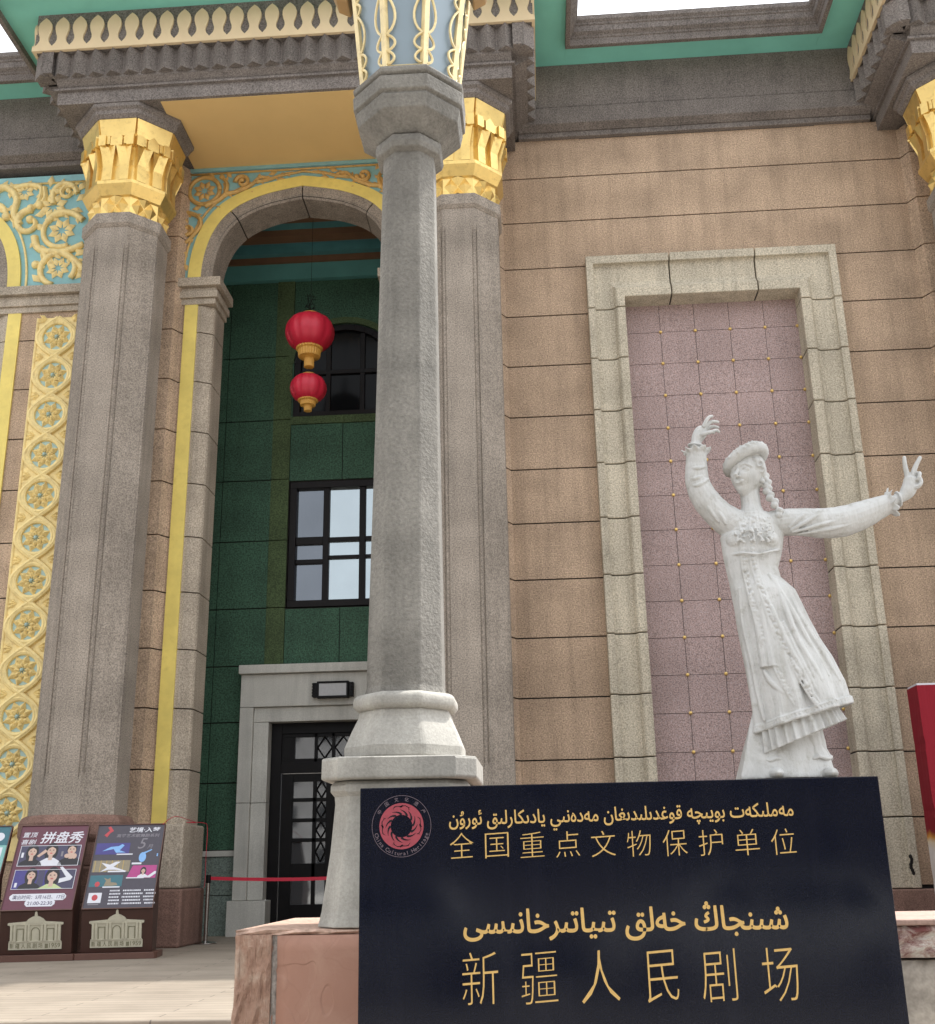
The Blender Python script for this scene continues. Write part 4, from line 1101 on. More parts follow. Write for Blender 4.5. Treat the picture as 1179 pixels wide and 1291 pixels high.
def front(x, z):
    for i in range(len(DRESS)-1):
        d0, d1 = DRESS[i], DRESS[i+1]; z0, z1 = (d0[1]+d0[3])/2, (d1[1]+d1[3])/2
        if z1 <= z <= z0 or i == len(DRESS)-2 or (i == 0 and z > z0):
            t = max(0, min(1, (z0-z)/(z0-z1))); l = d0[0]+(d1[0]-d0[0])*t; r = d0[2]+(d1[2]-d0[2])*t; b = DEP[i]+(DEP[i+1]-DEP[i])*t
            u = max(-1, min(1, (x-(l+r)/2)/((r-l)/2))); return -b*math.sqrt(1-u*u)
t = empty('statue', ST, 0, 'white marble statue of a dancing woman in round hat and long dress', 'statue')
fg = MB()
fg.loft([ring_at(*d, DEP[i], fold=max(0, (i-6))*.019, ph=i*.22) for i, d in enumerate(DRESS)])
for p, r in (((-.29, -.115, 2.80), (.14, .115, .13)), ((.05, -.13, 2.78), (.15, .115, .13))): fg.ball(p, r, 16, 10)
for pts, r in (([(.076,2.282),(.158,1.89),(.257,1.505),(.404,1.172),(.519,.891)], .035), ([(.191,2.209),(.333,1.788),(.522,1.402),(.692,1.052)], .04), ([(-.328,2.198),(-.321,1.761),(-.268,1.332),(-.235,.911),(-.2,.62)], .028), ([(-.014,1.944),(.119,1.509),(.249,1.176),(.351,.85)], .03), ([(.02,2.35),(.2,1.95),(.38,1.5),(.56,1.1)], .03), ([(-.1,2.3),(-.08,1.9),(.0,1.5)], .022), ([(-.16,1.2),(-.1,1.05),(.03,.9)], .028), ([(.10,1.75),(.26,1.25),(.43,.83)], .026)):
    P = smooth_pts([(x, front(x, z)+r*.12, z) for x, z in pts], 5); n = len(P)
    fg.tube(P, [1.25*r*(.35+.65*math.sin(PI*(.15+.75*i/(n-1)))) for i in range(n)], 8)
rnd = random.Random(2)
for pts in ([(-.222,3.042),(-.231,2.84),(-.249,2.64),(-.244,2.391),(-.215,2.096),(-.172,1.757),(-.098,1.468),(-.016,1.184),(.07,.95),(.16,.74)], [(-.097,3.037),(-.136,2.836),(-.154,2.636),(-.131,2.387),(-.084,2.092),(-.005,1.751),(.077,1.463),(.185,1.178),(.288,.943),(.38,.76)]):
    P = smooth_pts([(x, front(x, z), z) for x, z in pts], 9)
    fg.tube([(p.x-.035, p.y-.002, p.z) for p in P], .014, 6); fg.tube([(p.x+.035, p.y-.002, p.z) for p in P], .014, 6)
    for q in P: fg.ball((q.x+rnd.uniform(-.02, .02), q.y-.004, q.z+rnd.uniform(-.02, .02)), rnd.uniform(.016, .030), 8, 6)
for k in range(170):                                            # embroidery over the chest
    x = rnd.uniform(-.34, .12); z = rnd.uniform(2.72, 3.06); fg.ball((x, front(x, z)+.002-(.05 if abs(z-2.8) < .1 else .0), z), rnd.uniform(.010, .019), 8, 6)
fg.tube(smooth_pts([(-.40, -.10, 2.62), (-.25, -.245, 2.60), (-.08, -.25, 2.58), (.10, -.23, 2.62), (.20, -.10, 2.66)], 6), .016, 6)
# hem border
hem = ring_at(*DRESS[-1], DEP[-1]*1.02, fold=.171, ph=15*.22); fg.tube(hem+[hem[0]], .022, 6)
hem2 = ring_at(-.285, .57, .835, .885, DEP[-1]*1.015, fold=.155, ph=15*.22); fg.tube(hem2+[hem2[0]], .014, 6)
for k in range(0, 96): 
    p = Vector(hem[k]).lerp(Vector(hem2[k]), .5); fg.ball(p, .02, 6, 5)
# pleated underskirt
def pleat(l, zl, r, zr, b, amp, n=180):
    cx_, a = (l+r)/2, (r-l)/2; R = []
    for k in range(n):
        q = 2*PI*k/n; w = 1+amp*math.sin(30*q)+amp*.4*math.sin(13*q)
        x = cx_+a*math.cos(q)*w; R.append((x, b*math.sin(q)*w, zl+(zr-zl)*(x-l)/(r-l)))
    return R
fg.loft([pleat(-.26, .90, .56, .95, .30, .0), pleat(-.262, .62, .66, .80, .32, .035), pleat(-.258, .44, .70, .70, .34, .06), pleat(-.25, .25, .735, .62, .36, .075)])
# tassel-like hanging sleeve end on the left front
P = [(-.165,1.93),(-.144,1.66),(-.124,1.394),(-.113,1.224)]
fg.tube(smooth_pts([(x-.03, front(x-.03, z)+.01, z) for x, z in P], 6), [.03+.0018*i for i in range(19)], 8); fg.tube(smooth_pts([(x+.045, front(x+.045, z)+.01, z) for x, z in P], 6), [.028+.0018*i for i in range(19)], 8)
# legs and shoes
for (a, b2, c) in (((-.08, .0, .50), (-.105, -.02, .19), (-.145, -.04, .03)), ((.324, .02, .50), (.375, .0, .20), (.45, -.03, .02))):
    fg.tube([a, Vector(a).lerp(Vector(b2), .6), b2], [.15, .145, .175], 14); fg.tube([b2, c], [.085, .075], 12)
    fg.ball((c[0]+.02, c[1]-.14, c[2]+.0), (.085, .22, .07), 14, 8)
    fg.tube([(b2[0]+.17*math.cos(q*PI/8), b2[1]+.17*math.sin(q*PI/8), b2[2]+.0+.015*math.sin(q*2.2)) for q in range(17)], .025, 6)
# neck
fg.tube(smooth_pts([(-.07, .02, 3.70), (-.068, .02, 3.50), (-.064, .01, 3.36), (-.066, .0, 3.20), (-.07, .0, 3.08)], 4), [.13]*6+[.118]*5+[.125, .14, .155, .17, .19, .20], 18)
fg.tube([(-.066+.17*math.cos(q*PI/12), -.01+.15*math.sin(q*PI/12), 3.165-.05*math.sin(-q*PI/12)) for q in range(25)], .022, 6)
# arms
def limb(pts, rs, k=5, sides=18, fold=.06, f=5):
    P = smooth_pts(pts, k); n = len(P); out = []
    for i in range(n):
        u = i/k; j = min(int(u), len(rs)-2); r = rs[j]+(rs[j+1]-rs[j])*(u-j)
        out.append(r*(1+fold*math.sin(i*1.9)*.2))
    fg.tube(P, out, sides); return P
RA = [(-.16, .0, 2.93), (-.33, .0, 3.05), (-.479, -.02, 3.175), (-.625, -.04, 3.366), (-.695, -.05, 3.555), (-.703, -.06, 3.702), (-.695, -.07, 3.838), (-.688, -.08, 3.955)]
limb(RA, [.19, .20, .178, .168, .150, .140, .130, .122])
LA = [(.02, .0, 2.98), (.25, .0, 3.03), (.514, -.02, 3.025), (.748, -.04, 2.995), (.987, -.05, 3.005), (1.234, -.06, 3.075), (1.433, -.08, 3.150), (1.565, -.10, 3.195)]
limb(LA, [.15, .165, .17, .185, .19, .172, .140, .115])
for pts in ([(.33,-.14,2.92),(.42,-.17,3.0),(.52,-.17,3.07),(.62,-.14,3.13)], [(.34,-.13,2.89),(.48,-.185,2.95),(.64,-.20,3.03),(.78,-.18,3.10)], [(.36,-.12,2.87),(.56,-.185,2.90),(.80,-.215,2.95),(1.02,-.21,3.02)], [(.42,-.10,2.85),(.65,-.17,2.86),(.95,-.20,2.90),(1.25,-.19,3.0)],
            [(-.50,-.15,3.02),(-.56,-.165,3.12),(-.62,-.165,3.24),(-.66,-.15,3.34)], [(-.42,-.17,2.98),(-.46,-.185,3.08),(-.53,-.175,3.2)], [(-.80,-.12,3.52),(-.73,-.19,3.49),(-.64,-.19,3.53),(-.57,-.14,3.6)], [(-.82,-.10,3.62),(-.74,-.19,3.58),(-.66,-.19,3.62)], [(-.80,-.12,3.75),(-.71,-.2,3.71),(-.6,-.16,3.74)]):
    P = smooth_pts(pts, 5); n = len(P); fg.tube(P, [.026*math.sin(PI*(.12+.8*i/(n-1))) for i in range(n)], 8)
def cuff(c, ax, r0, r1, waves=9):
    ax = Vector(ax).normalized(); u = ax.cross(Vector((.2, 1, .1))).normalized(); w = ax.cross(u); R = []
    for s_, rr, amp in ((-.05, r0, 0), (.0, r0*1.05, .02), (.045, r1, .13), (.065, r1*1.02, .15), (.05, r1*.9, .14), (.015, r0*.7, .02)):
        R.append([Vector(c)+ax*(s_+.012*math.sin(waves*q*2*PI/72+1)*(rr/r0))+u*rr*(1+amp*math.sin(waves*q*2*PI/72))*math.cos(q*2*PI/72)+w*rr*(1+amp*math.sin(waves*q*2*PI/72))*math.sin(q*2*PI/72) for q in range(72)])
    fg.loft(R)
cuff((-.687, -.08, 3.93), (.02, 0, 1), .12, .165); cuff((1.545, -.1, 3.19), (1, -.1, .25), .105, .165)
# hands
def fingers(L):
    for pts, r in L: fg.tube(smooth_pts(pts, 4), [r*(1-.35*i/(4*(len(pts)-1))) for i in range(4*(len(pts)-1)+1)], 9); fg.ball(pts[-1], r*.64, 8, 6)
fg.tube(smooth_pts([(-.688, -.08, 3.94), (-.684, -.08, 4.05), (-.668, -.08, 4.13), (-.61, -.08, 4.225), (-.565, -.08, 4.27)], 4), [.085]*3+[.07]*3+[.065, .065, .07, .078, .082, .085, .085, .082, .075, .068, .058], 14)
fg.ball((-.61, -.06, 4.22), (.075, .10, .065), 12, 8)
fg.tube([(-.684+.092*math.cos(q*PI/8), -.08+.092*math.sin(q*PI/8), 4.045-.02*math.cos(q*PI/8)) for q in range(17)], .014, 6)
fingers([([(-.585, -.15, 4.265), (-.545, -.16, 4.345), (-.505, -.16, 4.395), (-.465, -.15, 4.41)], .029), ([(-.555, -.10, 4.28), (-.50, -.11, 4.335), (-.45, -.11, 4.355), (-.39, -.10, 4.35)], .029), ([(-.555, -.04, 4.265), (-.495, -.04, 4.30), (-.44, -.04, 4.315), (-.385, -.04, 4.30)], .028), ([(-.56, .015, 4.245), (-.51, .02, 4.265), (-.47, .02, 4.27), (-.43, .02, 4.25)], .024), ([(-.625, -.14, 4.17), (-.56, -.18, 4.175), (-.49, -.18, 4.19), (-.43, -.16, 4.215), (-.40, -.15, 4.195)], .029)])
fg.tube(smooth_pts([(1.55, -.10, 3.19), (1.66, -.11, 3.245), (1.745, -.12, 3.285), (1.815, -.13, 3.37), (1.845, -.14, 3.50)], 4), [.075]*3+[.064]*3+[.064, .066, .072, .08, .088, .09, .09, .088, .084, .08, .07], 14)
fg.ball((1.85, -.14, 3.44), (.085, .06, .10), 12, 8)
fg.tube([(1.675+.03*math.sin(q*PI/8)*0-.02*math.cos(q*PI/8), -.11+.085*math.sin(q*PI/8), 3.245+.085*math.cos(q*PI/8)) for q in range(17)], .014, 6)
fingers([([(1.81, -.15, 3.50), (1.80, -.155, 3.60), (1.795, -.16, 3.68), (1.80, -.16, 3.755)], .036), ([(1.865, -.15, 3.51), (1.90, -.16, 3.60), (1.94, -.165, 3.675), (1.985, -.165, 3.745)], .036), ([(1.905, -.13, 3.49), (1.945, -.16, 3.545), (1.935, -.21, 3.51), (1.90, -.215, 3.45)], .030), ([(1.92, -.10, 3.44), (1.96, -.13, 3.475), (1.95, -.18, 3.45), (1.915, -.19, 3.40)], .027), ([(1.83, -.17, 3.36), (1.89, -.21, 3.36), (1.935, -.22, 3.41), (1.93, -.22, 3.47)], .031)])
# head, built facing -Y then turned towards the raised hand
hd = MB()
R = []
def gs(x, z, cx_, cz_, sx, sz): return math.exp(-((x-cx_)/sx)**2-((z-cz_)/sz)**2)
for i in range(1, 48):
    a = PI*i/48; row = []
    for k in range(80):
        b2 = 2*PI*k/80
        x, y, z = math.sin(a)*math.cos(b2), math.sin(a)*math.sin(b2), math.cos(a)
        X, Y, Z = .192*x, .240*y, .30*z
        if z < 0:
            q = (-z)**1.5; X *= 1-.36*q; Y *= (1-.30*q) if y > 0 else (1-.04*q)
            if y > 0: Z *= 1-.25*y
        if y < 0:
            for s_ in (-1, 1):
                Y += .046*gs(X, Z, s_*.078, .012, .046, .030)      # eye sockets
                Y -= .012*gs(X, Z, s_*.09, -.075, .06, .05)        # cheeks
                Y += .010*gs(X, Z, s_*.10, -.16, .05, .05)
            Y -= .016*gs(X, Z, 0, -.235, .06, .04); Y += .012*gs(X, Z, 0, -.185, .05, .02)   # chin, hollow under the lip
            Y -= .010*gs(X, Z, 0, .07, .12, .03)
        row.append((X, Y, Z))
    R.append(row)
hd.loft(R)
hd.tube([(0, -.215, .045), (0, -.255, -.02), (0, -.295, -.075), (0, -.262, -.098)], [.014, .017, .024, .016], 10)
for s_ in (-1, 1):
    hd.ball((s_*.021, -.250, -.083), (.016, .022, .014), 8, 6)
    hd.tube(smooth_pts([(s_*.022, -.222, .050), (s_*.065, -.222, .074), (s_*.11, -.196, .072), (s_*.145, -.155, .046)], 4), .014, 8)
    hd.ball((s_*.077, -.184, .008), (.040, .030, .023), 14, 10)
    hd.tube(smooth_pts([(s_*.034, -.208, .006), (s_*.075, -.220, .036), (s_*.122, -.182, .010)], 4), .0105, 6)
    hd.tube(smooth_pts([(s_*.036, -.203, .0), (s_*.077, -.210, -.018), (s_*.120, -.176, .002)], 4), .006, 6)
    if s_ < 0: continue
    hd.ball((s_*.192, .02, -.01), (.022, .045, .065), 10, 8); hd.ball((s_*.205, .01, -.095), .032, 10, 8)
hd.tube(smooth_pts([(-.064, -.210, -.136), (-.022, -.236, -.133), (0, -.237, -.138), (.022, -.236, -.133), (.064, -.210, -.136)], 4), [.004]+[.0095]*15+[.004], 8)
hd.tube(smooth_pts([(-.050, -.212, -.146), (0, -.233, -.162), (.050, -.212, -.146)], 5), [.005]+[.0115]*9+[.005], 8)
HM = Matrix.Translation((-.085, -.03, 3.655)) @ Matrix.Rotation(rad(9), 4, 'Y') @ Matrix.Rotation(rad(-36), 4, 'Z') @ Matrix.Rotation(rad(4), 4, 'X')
hd.xf(HM)
fg.v_base = len(fg.v); fg.add(hd.v, hd.f)
def sculpt(mb, name, voxel, it):
    o = mb.build(name, 'marble', t, local=True, smooth=True)
    md = o.modifiers.new('voxel', 'REMESH'); md.mode = 'VOXEL'; md.voxel_size = voxel; md.use_smooth_shade = True
    if it:
        md = o.modifiers.new('soften', 'SMOOTH'); md.factor = .5; md.iterations = it
    return o
sculpt(fg, 'figure', .008, 1)
hr = MB()                                                     # hair with curls, and the braid
hr.ball((0, .035, .05), (.218, .235, .275), 24, 14)
hr.xf(HM @ Matrix.Identity(4))
for k in range(9):
    a = k/8; p = HM @ Vector((.16+.04*a, -.10+.12*a, .15-.16*a)); hr.ball(p, .036, 10, 8)
for s_ in (0, 1):
    p = HM @ Vector((.19, -.06+.05*s_, .10-.06*s_)); hr.tube([p+Vector((.036*math.cos(q*PI/6), -.03, .036*math.sin(q*PI/6))) for q in range(13)], .016, 6)
BR = smooth_pts([(.11, -.02, 3.67), (.138, -.05, 3.582), (.138, -.06, 3.5), (.141, -.07, 3.417), (.165, -.10, 3.32), (.21, -.12, 3.22), (.24, -.14, 3.08)], 2)
for i, p in enumerate(BR): hr.ball((p.x+(.018 if i % 2 else -.018), p.y, p.z), (.050, .048, .046), 12, 8)
sculpt(hr, 'braided_hair', .010, 2)
ht = MB()
ht.tube([(.235*math.cos(q*PI/24), .235*math.sin(q*PI/24), 0) for q in range(49)], [.075]*49, 14); ht.ball((0, 0, .03), (.24, .24, .10), 24, 10); ht.ball((0, 0, -.02), (.22, .22, .05), 20, 8)
for k in range(70):
    a = rnd.uniform(0, 2*PI); b2 = rnd.uniform(-.3, 1.4); ht.ball(((.235+.072*math.cos(b2))*math.cos(a), (.235+.072*math.cos(b2))*math.sin(a), .072*math.sin(b2)), rnd.uniform(.012, .02), 6, 5)
ht.xf(Matrix.Translation((-.085, -.05, 3.845)) @ Matrix.Rotation(rad(-23), 4, 'Y') @ Matrix.Rotation(rad(-14), 4, 'X'))
sculpt(ht, 'hat', .010, 1)
rk = MB(); rk.loft([[(x, y_, z) for x, y_, z in q] for q in ([(-.27, -.05, .85), (.10, -.10, .85), (.454, -.05, .80), (.40, .25, .80), (-.2, .25, .85)], [(-.347, -.06, .595), (.1, -.14, .58), (.474, -.06, .573), (.45, .3, .57), (-.3, .3, .59)], [(-.429, -.10, .299), (.1, -.2, .29), (.502, -.10, .276), (.5, .35, .28), (-.4, .35, .3)], [(-.52, -.15, -.02), (.1, -.28, -.02), (.56, -.15, -.02), (.56, .4, -.02), (-.5, .4, -.02)])])
rk.box(-.56, .60, -.45, .45, -.14, -.06)
sculpt(rk, 'rock_support', .02, 3)
t2 = empty('statue_pedestal', (2.8, 13.2, -.6), 0, 'pale stone block pedestal under the white dancer statue, behind the black sign', 'pedestal')
m = MB(); m.box(-.52, .62, -.5, .5, 0, 2.2); m.box(-.58, .68, -.56, .56, 2.2, 2.44); m.build('pedestal_block', 'palestone', t2, local=True, bevel=.02)

# ------------------------------------------------------------------ poster stands
PAL = {'maroon': flat('poster_maroon', (.115, .030, .048)), 'navy': flat('poster_navy', (.055, .050, .095)), 'blueviolet': flat('poster_violet', (.055, .045, .20)), 'pw': 'white', 'skin': flat('poster_skin', (.52, .36, .28)), 'hair': flat('poster_black', (.016, .013, .016)),
       'lime': flat('poster_lime', (.46, .52, .26)), 'slate': flat('poster_slate', (.055, .047, .062)), 'magenta': flat('poster_magenta', (.38, .045, .19)), 'skyb': flat('poster_skyblue', (.20, .40, .70)), 'tan': flat('poster_tan', (.24, .20, .13)), 'tealp': flat('poster_teal', (.035, .13, .16)), 'grey': flat('poster_grey', (.20, .18, .20)), 'red': flat('poster_red', (.45, .05, .06)), 'mint': flat('poster_mint', (.20, .42, .38)), 'ink': flat('poster_ink', (.06, .05, .10)), 'pgold': flat('poster_gold', (.42, .30, .10))}
PAL = {k: (MAT[v] if isinstance(v, str) else v) for k, v in PAL.items()}
PK = list(PAL); PI_ = {k: i for i, k in enumerate(PK)}
def rect(mb, u0, u1, v0, v1, d, c): mb.cur = PI_[c]; mb.add([(u0, -d, v0), (u1, -d, v0), (u1, -d, v1), (u0, -d, v1)], [(0, 1, 2, 3)])
def ell(mb, u, v, ru, rv, d, c, n=18): mb.cur = PI_[c]; mb.add([(u+ru*math.cos(2*PI*k/n), -d, v+rv*math.sin(2*PI*k/n)) for k in range(n)], [tuple(range(n))])
def polyg(mb, pts, d, c): mb.cur = PI_[c]; mb.add([(u, -d, v) for u, v in pts], [tuple(range(len(pts)))])
def ptext(mb, s_, u0, u1, v0, v1, d, c, off=.0, shear=0): mb.cur = PI_[c]; put_text(mb, s_, u0, u1, v0, v1, -d, off, shear)
def outline(mb, u0, u1, v0, v1, w, d, c):
    rect(mb, u0, u1, v0, v0+w, d, c); rect(mb, u0, u1, v1-w, v1, d, c); rect(mb, u0, u0+w, v0+w, v1-w, d, c); rect(mb, u1-w, u1, v0+w, v1-w, d, c)
def figure(mb, u, v, s, top, d=.004, long=True, vb=None):
    vb = v-.30*s if vb is None else vb
    if long: ell(mb, u, v-.015*s, .075*s, .12*s, d, 'hair')
    polyg(mb, [(u-.14*s, vb), (u-.12*s, v-.14*s), (u-.04*s, v-.09*s), (u+.04*s, v-.09*s), (u+.12*s, v-.14*s), (u+.14*s, vb)], d+.0006, top)
    rect(mb, u-.022*s, u+.022*s, v-.12*s, v-.04*s, d+.001, 'skin')
    ell(mb, u, v, .05*s, .068*s, d+.0014, 'skin')
    for q in (-.02, .02): ell(mb, u+q*s, v+.008*s, .009*s, .006*s, d+.0018, 'hair', 8)
    ell(mb, u, v-.032*s, .016*s, .007*s, d+.0018, 'red', 8); rect(mb, u-.004*s, u+.004*s, v-.016*s, v-.010*s, d+.0018, 'pgold')
    polyg(mb, [(u-.056*s, v-.02*s), (u-.054*s, v+.05*s), (u-.02*s, v+.085*s), (u+.03*s, v+.083*s), (u+.056*s, v+.04*s), (u+.056*s, v-.02*s), (u+.042*s, v+.025*s), (u+.0*s, v+.052*s), (u-.035*s, v+.03*s)], d+.002, 'hair')
def poster_comedy(mb):
    rect(mb, -.42, .42, .012, 1.165, .002, 'maroon')
    ptext(mb, '置顶', -.385, -.20, 1.005, 1.075, .003, 'pw', .008, .15); ptext(mb, '喜剧', -.385, -.20, .905, .975, .003, 'pw', .008, .15); ptext(mb, '拼盘秀', -.15, .38, .915, 1.085, .003, 'pw', .016, .2)
    rect(mb, -.37, .38, .60, .885, .003, 'navy'); figure(mb, -.215, .80, 1.05, 'hair', vb=.605); figure(mb, .02, .81, 1.1, 'pw', vb=.605); figure(mb, .27, .82, 1.05, 'hair', long=False, vb=.605)
    polyg(mb, [(-.12, .72), (-.03, .80), (-.06, .83), (-.15, .74)], .0066, 'skin'); ell(mb, .225, .735, .035, .03, .0068, 'skin'); ell(mb, .315, .73, .03, .038, .0068, 'skin'); rect(mb, -.225, -.205, .70, .76, .0068, 'skin')
    rect(mb, -.345, -.315, .72, .79, .0045, 'pw'); rect(mb, .145, .17, .73, .80, .0045, 'grey'); outline(mb, -.37, .38, .597, .885, .007, .008, 'pw')
    rect(mb, -.37, .38, .285, .548, .003, 'blueviolet'); rect(mb, .15, .38, .285, .548, .0034, 'navy'); rect(mb, -.08, .0, .285, .548, .0034, 'navy'); figure(mb, -.16, .475, 1.0, 'hair', vb=.29); figure(mb, .10, .46, 1.2, 'lime', .0062, vb=.29)
    polyg(mb, [(.19, .36), (.33, .40), (.35, .44), (.20, .585), (.17, .575), (.27, .44), (.19, .42)], .009, 'pw'); rect(mb, -.34, -.31, .315, .375, .0045, 'pw'); outline(mb, -.37, .38, .282, .548, .006, .0096, 'pw')
    n = len(mb.v)
    for u0, u1, v0, v1 in ((-.36, .32, .135, .225), (-.16, .20, .055, .15)):
        polyg(mb, [(u0+.03, v0), (u1-.03, v0), (u1, v0+.03), (u1, v1-.03), (u1-.03, v1), (u0+.03, v1), (u0, v1-.03), (u0, v0+.03)], .004+(.0004 if u0 > -.3 else 0), 'pw')
    ptext(mb, '演出时间：5月16日、17日', -.325, .30, .152, .208, .0055, 'ink', .006); ptext(mb, '21:00-22:30', -.13, .17, .075, .122, .0055, 'ink', .01)
def poster_dance(mb):
    rect(mb, -.42, .42, .012, 1.165, .002, 'slate')
    ptext(mb, '艺境·入梦', -.02, .37, 1.055, 1.13, .003, 'pw', .02, .15); ptext(mb, '高雅艺术歌舞剧系列', -.17, .37, .985, 1.035, .003, 'grey', .015, .12); ptext(mb, '5', .12, .23, .82, .97, .003, 'grey', .0, .25); ptext(mb, '月', .24, .31, .82, .88, .003, 'grey', .0, .2)
    polyg(mb, [(-.33, 1.02), (-.27, 1.09), (-.30, 1.13), (-.27, 1.15), (-.24, 1.11), (-.22, 1.08), (-.26, 1.05), (-.29, .99)], .003, 'red')
    rect(mb, -.40, .02, .745, .905, .003, 'blueviolet'); polyg(mb, [(-.32, .79), (-.22, .85), (-.12, .86), (-.08, .89), (-.05, .87), (-.10, .80), (-.02, .77), (-.14, .765), (-.18, .82)], .004, 'skyb'); rect(mb, -.13, .07, .735, .752, .005, 'pw')
    ell(mb, .20, .70, .045, .07, .003, 'skyb'); polyg(mb, [(.21, .74), (.31, .80), (.30, .81), (.19, .76)], .0034, 'skyb'); rect(mb, .375, .39, .71, .75, .003, 'skyb'); rect(mb, .08, .20, .60, .625, .003, 'pw')
    rect(mb, -.40, .06, .50, .66, .003, 'tan'); 
    for q in range(6): rect(mb, -.38+.07*q, -.37+.07*q, .50, .66, .0036, 'pgold')
    polyg(mb, [(-.30, .50), (-.22, .56), (-.30, .63), (-.19, .60), (-.12, .64), (-.06, .64), (-.14, .57), (.04, .505), (-.12, .53), (-.20, .53)], .0045, 'pw'); rect(mb, -.20, .02, .495, .515, .005, 'pw')
    polyg(mb, [(.04, .41), (.40, .41), (.40, .585), (.10, .585)], .003, 'magenta'); figure(mb, .24, .51, .5, 'pw', .004, vb=.415); polyg(mb, [(.28, .415), (.38, .50), (.40, .50), (.40, .47), (.33, .412)], .0056, 'pw'); rect(mb, .04, .26, .405, .42, .0058, 'pw')
    rect(mb, -.40, .0, .30, .455, .003, 'tealp'); polyg(mb, [(-.22, .31), (-.20, .38), (-.23, .42), (-.18, .40), (-.15, .42), (-.14, .36), (-.07, .35), (-.05, .32), (-.12, .31)], .004, 'tan'); ell(mb, -.30, .335, .03, .035, .004, 'red'); rect(mb, -.23, -.02, .285, .302, .005, 'pw')
    rect(mb, -.38, -.22, .085, .22, .003, 'pw'); ell(mb, -.30, .155, .036, .04, .004, 'red'); rect(mb, -.37, -.24, .06, .072, .003, 'grey')
    rr = random.Random(4)
    for q in range(5):
        u = -.13
        for ln in (.12, .22, .12):
            e = u+ln
            while u < e: 
                w = rr.uniform(.008, .02); rect(mb, u, u+w, .235-.043*q, .255-.043*q, .003, 'pw'); u += w+.006
            u += .035
def poster_plain(mb):
    rect(mb, -.42, .42, .012, 1.165, .002, 'mint'); rect(mb, -.42, .42, .9, 1.165, .0026, 'tealp'); rect(mb, -.38, .37, .12, .87, .003, 'pw'); rect(mb, -.3, .2, .5, .8, .004, 'mint'); ell(mb, .3, 1.02, .06, .06, .003, 'pw')
def poster_stand(loc, rz, label, draw):
    t = empty('poster_stand', loc, rz, label, 'poster stand', 'poster stands in a row at the foot of the column')
    b = MB(); b.prismx([(.12, .078), (.02, .572), (0, .58), (.57, 1.61), (.602, 1.592), (.34, .95), (.42, .078)], -.43, .43)
    b.build('body', 'kiosk', t, local=True, bevel=.004)
    b = MB(); b.prismz([(-.475, .02), (.475, .02), (.50, .10), (.50, .50), (-.50, .50), (-.50, .10)], 0, .075); b.build('foot_plinth', 'kioskbase', t, local=True, bevel=.004)
    TM = Matrix.Translation((0, 0, .58)) @ Matrix.Rotation(math.atan2(-.57, 1.03), 4, 'X')
    p = MB(); draw(p); p.xf(TM); po_ = p.build('poster', [PAL[k] for k in PK], t, local=True)
    e = MB(); e.box(-.43, .43, -.014, 0, 0, .012); e.box(-.43, .43, -.014, 0, 1.165, 1.177); e.box(-.43, -.42, -.014, 0, .012, 1.165); e.box(.42, .43, -.014, 0, .012, 1.165); e.xf(TM); e.build('edge_trim', 'kioskbase', t, local=True)
    RM = Matrix.Translation((0, .12, .078)) @ Matrix.Rotation(math.atan2(.10, .494), 4, 'X')
    r = MB()
    r.prism([(-.315, .06), (.315, .06), (.315, .145), (.30, .15), (.30, .335), (.325, .35), (.325, .375), (.115, .39), (.09, .42), (.045, .445), (.018, .455), (.012, .50), (0, .515), (-.012, .50), (-.018, .455), (-.045, .445), (-.09, .42), (-.115, .39), (-.325, .375), (-.325, .35), (-.30, .335), (-.30, .15), (-.315, .145)], -.014, 0)
    r.box(-.31, .31, -.022, -.013, .15, .162); r.box(-.33, .33, -.024, -.013, .352, .374); r.prism([(-.11, .375), (.11, .375), (.085, .415), (.04, .438), (-.04, .438), (-.085, .415)], -.026, -.013)
    for u in (-.285, -.245, -.115, -.078, .078, .115, .245, .285): r.box(u-.012, u+.012, -.026, -.013, .162, .352)
    r.cur = 1
    for u in (-.18, .18): r.box(u-.042, u-.034, -.019, -.013, .165, .31); r.box(u+.034, u+.042, -.019, -.013, .165, .31); r.box(u-.042, u+.042, -.019, -.013, .302, .31)
    P = [(.048*math.cos(PI-q*PI/10), .27+.05*math.sin(q*PI/10)) for q in range(11)]
    for a, b2 in zip([(-.048, .165)]+P, P+[(.048, .165)]): r.tube([(a[0], -.016, a[1]), (b2[0], -.016, b2[1])], .005, 4)
    for i, ch in enumerate('新疆人民剧场'): put_text(r, ch, -.30+.068*i, -.25+.068*i, .075, .135, -.0155, .01)
    r.box(.118, .155, -.0165, -.013, .075, .125); put_text(r, '1959', .17, .30, .078, .132, -.0155, .01)
    r.xf(RM); r.build('theatre_relief', ['ivory', 'ivorydark'], t, local=True)
    return t
poster_stand((-5.30, 14.22, 0), rad(9), 'slate grey dance poster with five image strips on a brown stand, next to the barrier', poster_dance)
poster_stand((-6.25, 14.05, 0), rad(9), 'maroon comedy show poster with five portraits on a brown stand', poster_comedy)
poster_stand((-7.20, 13.88, 0), rad(9), 'teal and white poster stand cut off at the left edge of the photo', poster_plain)

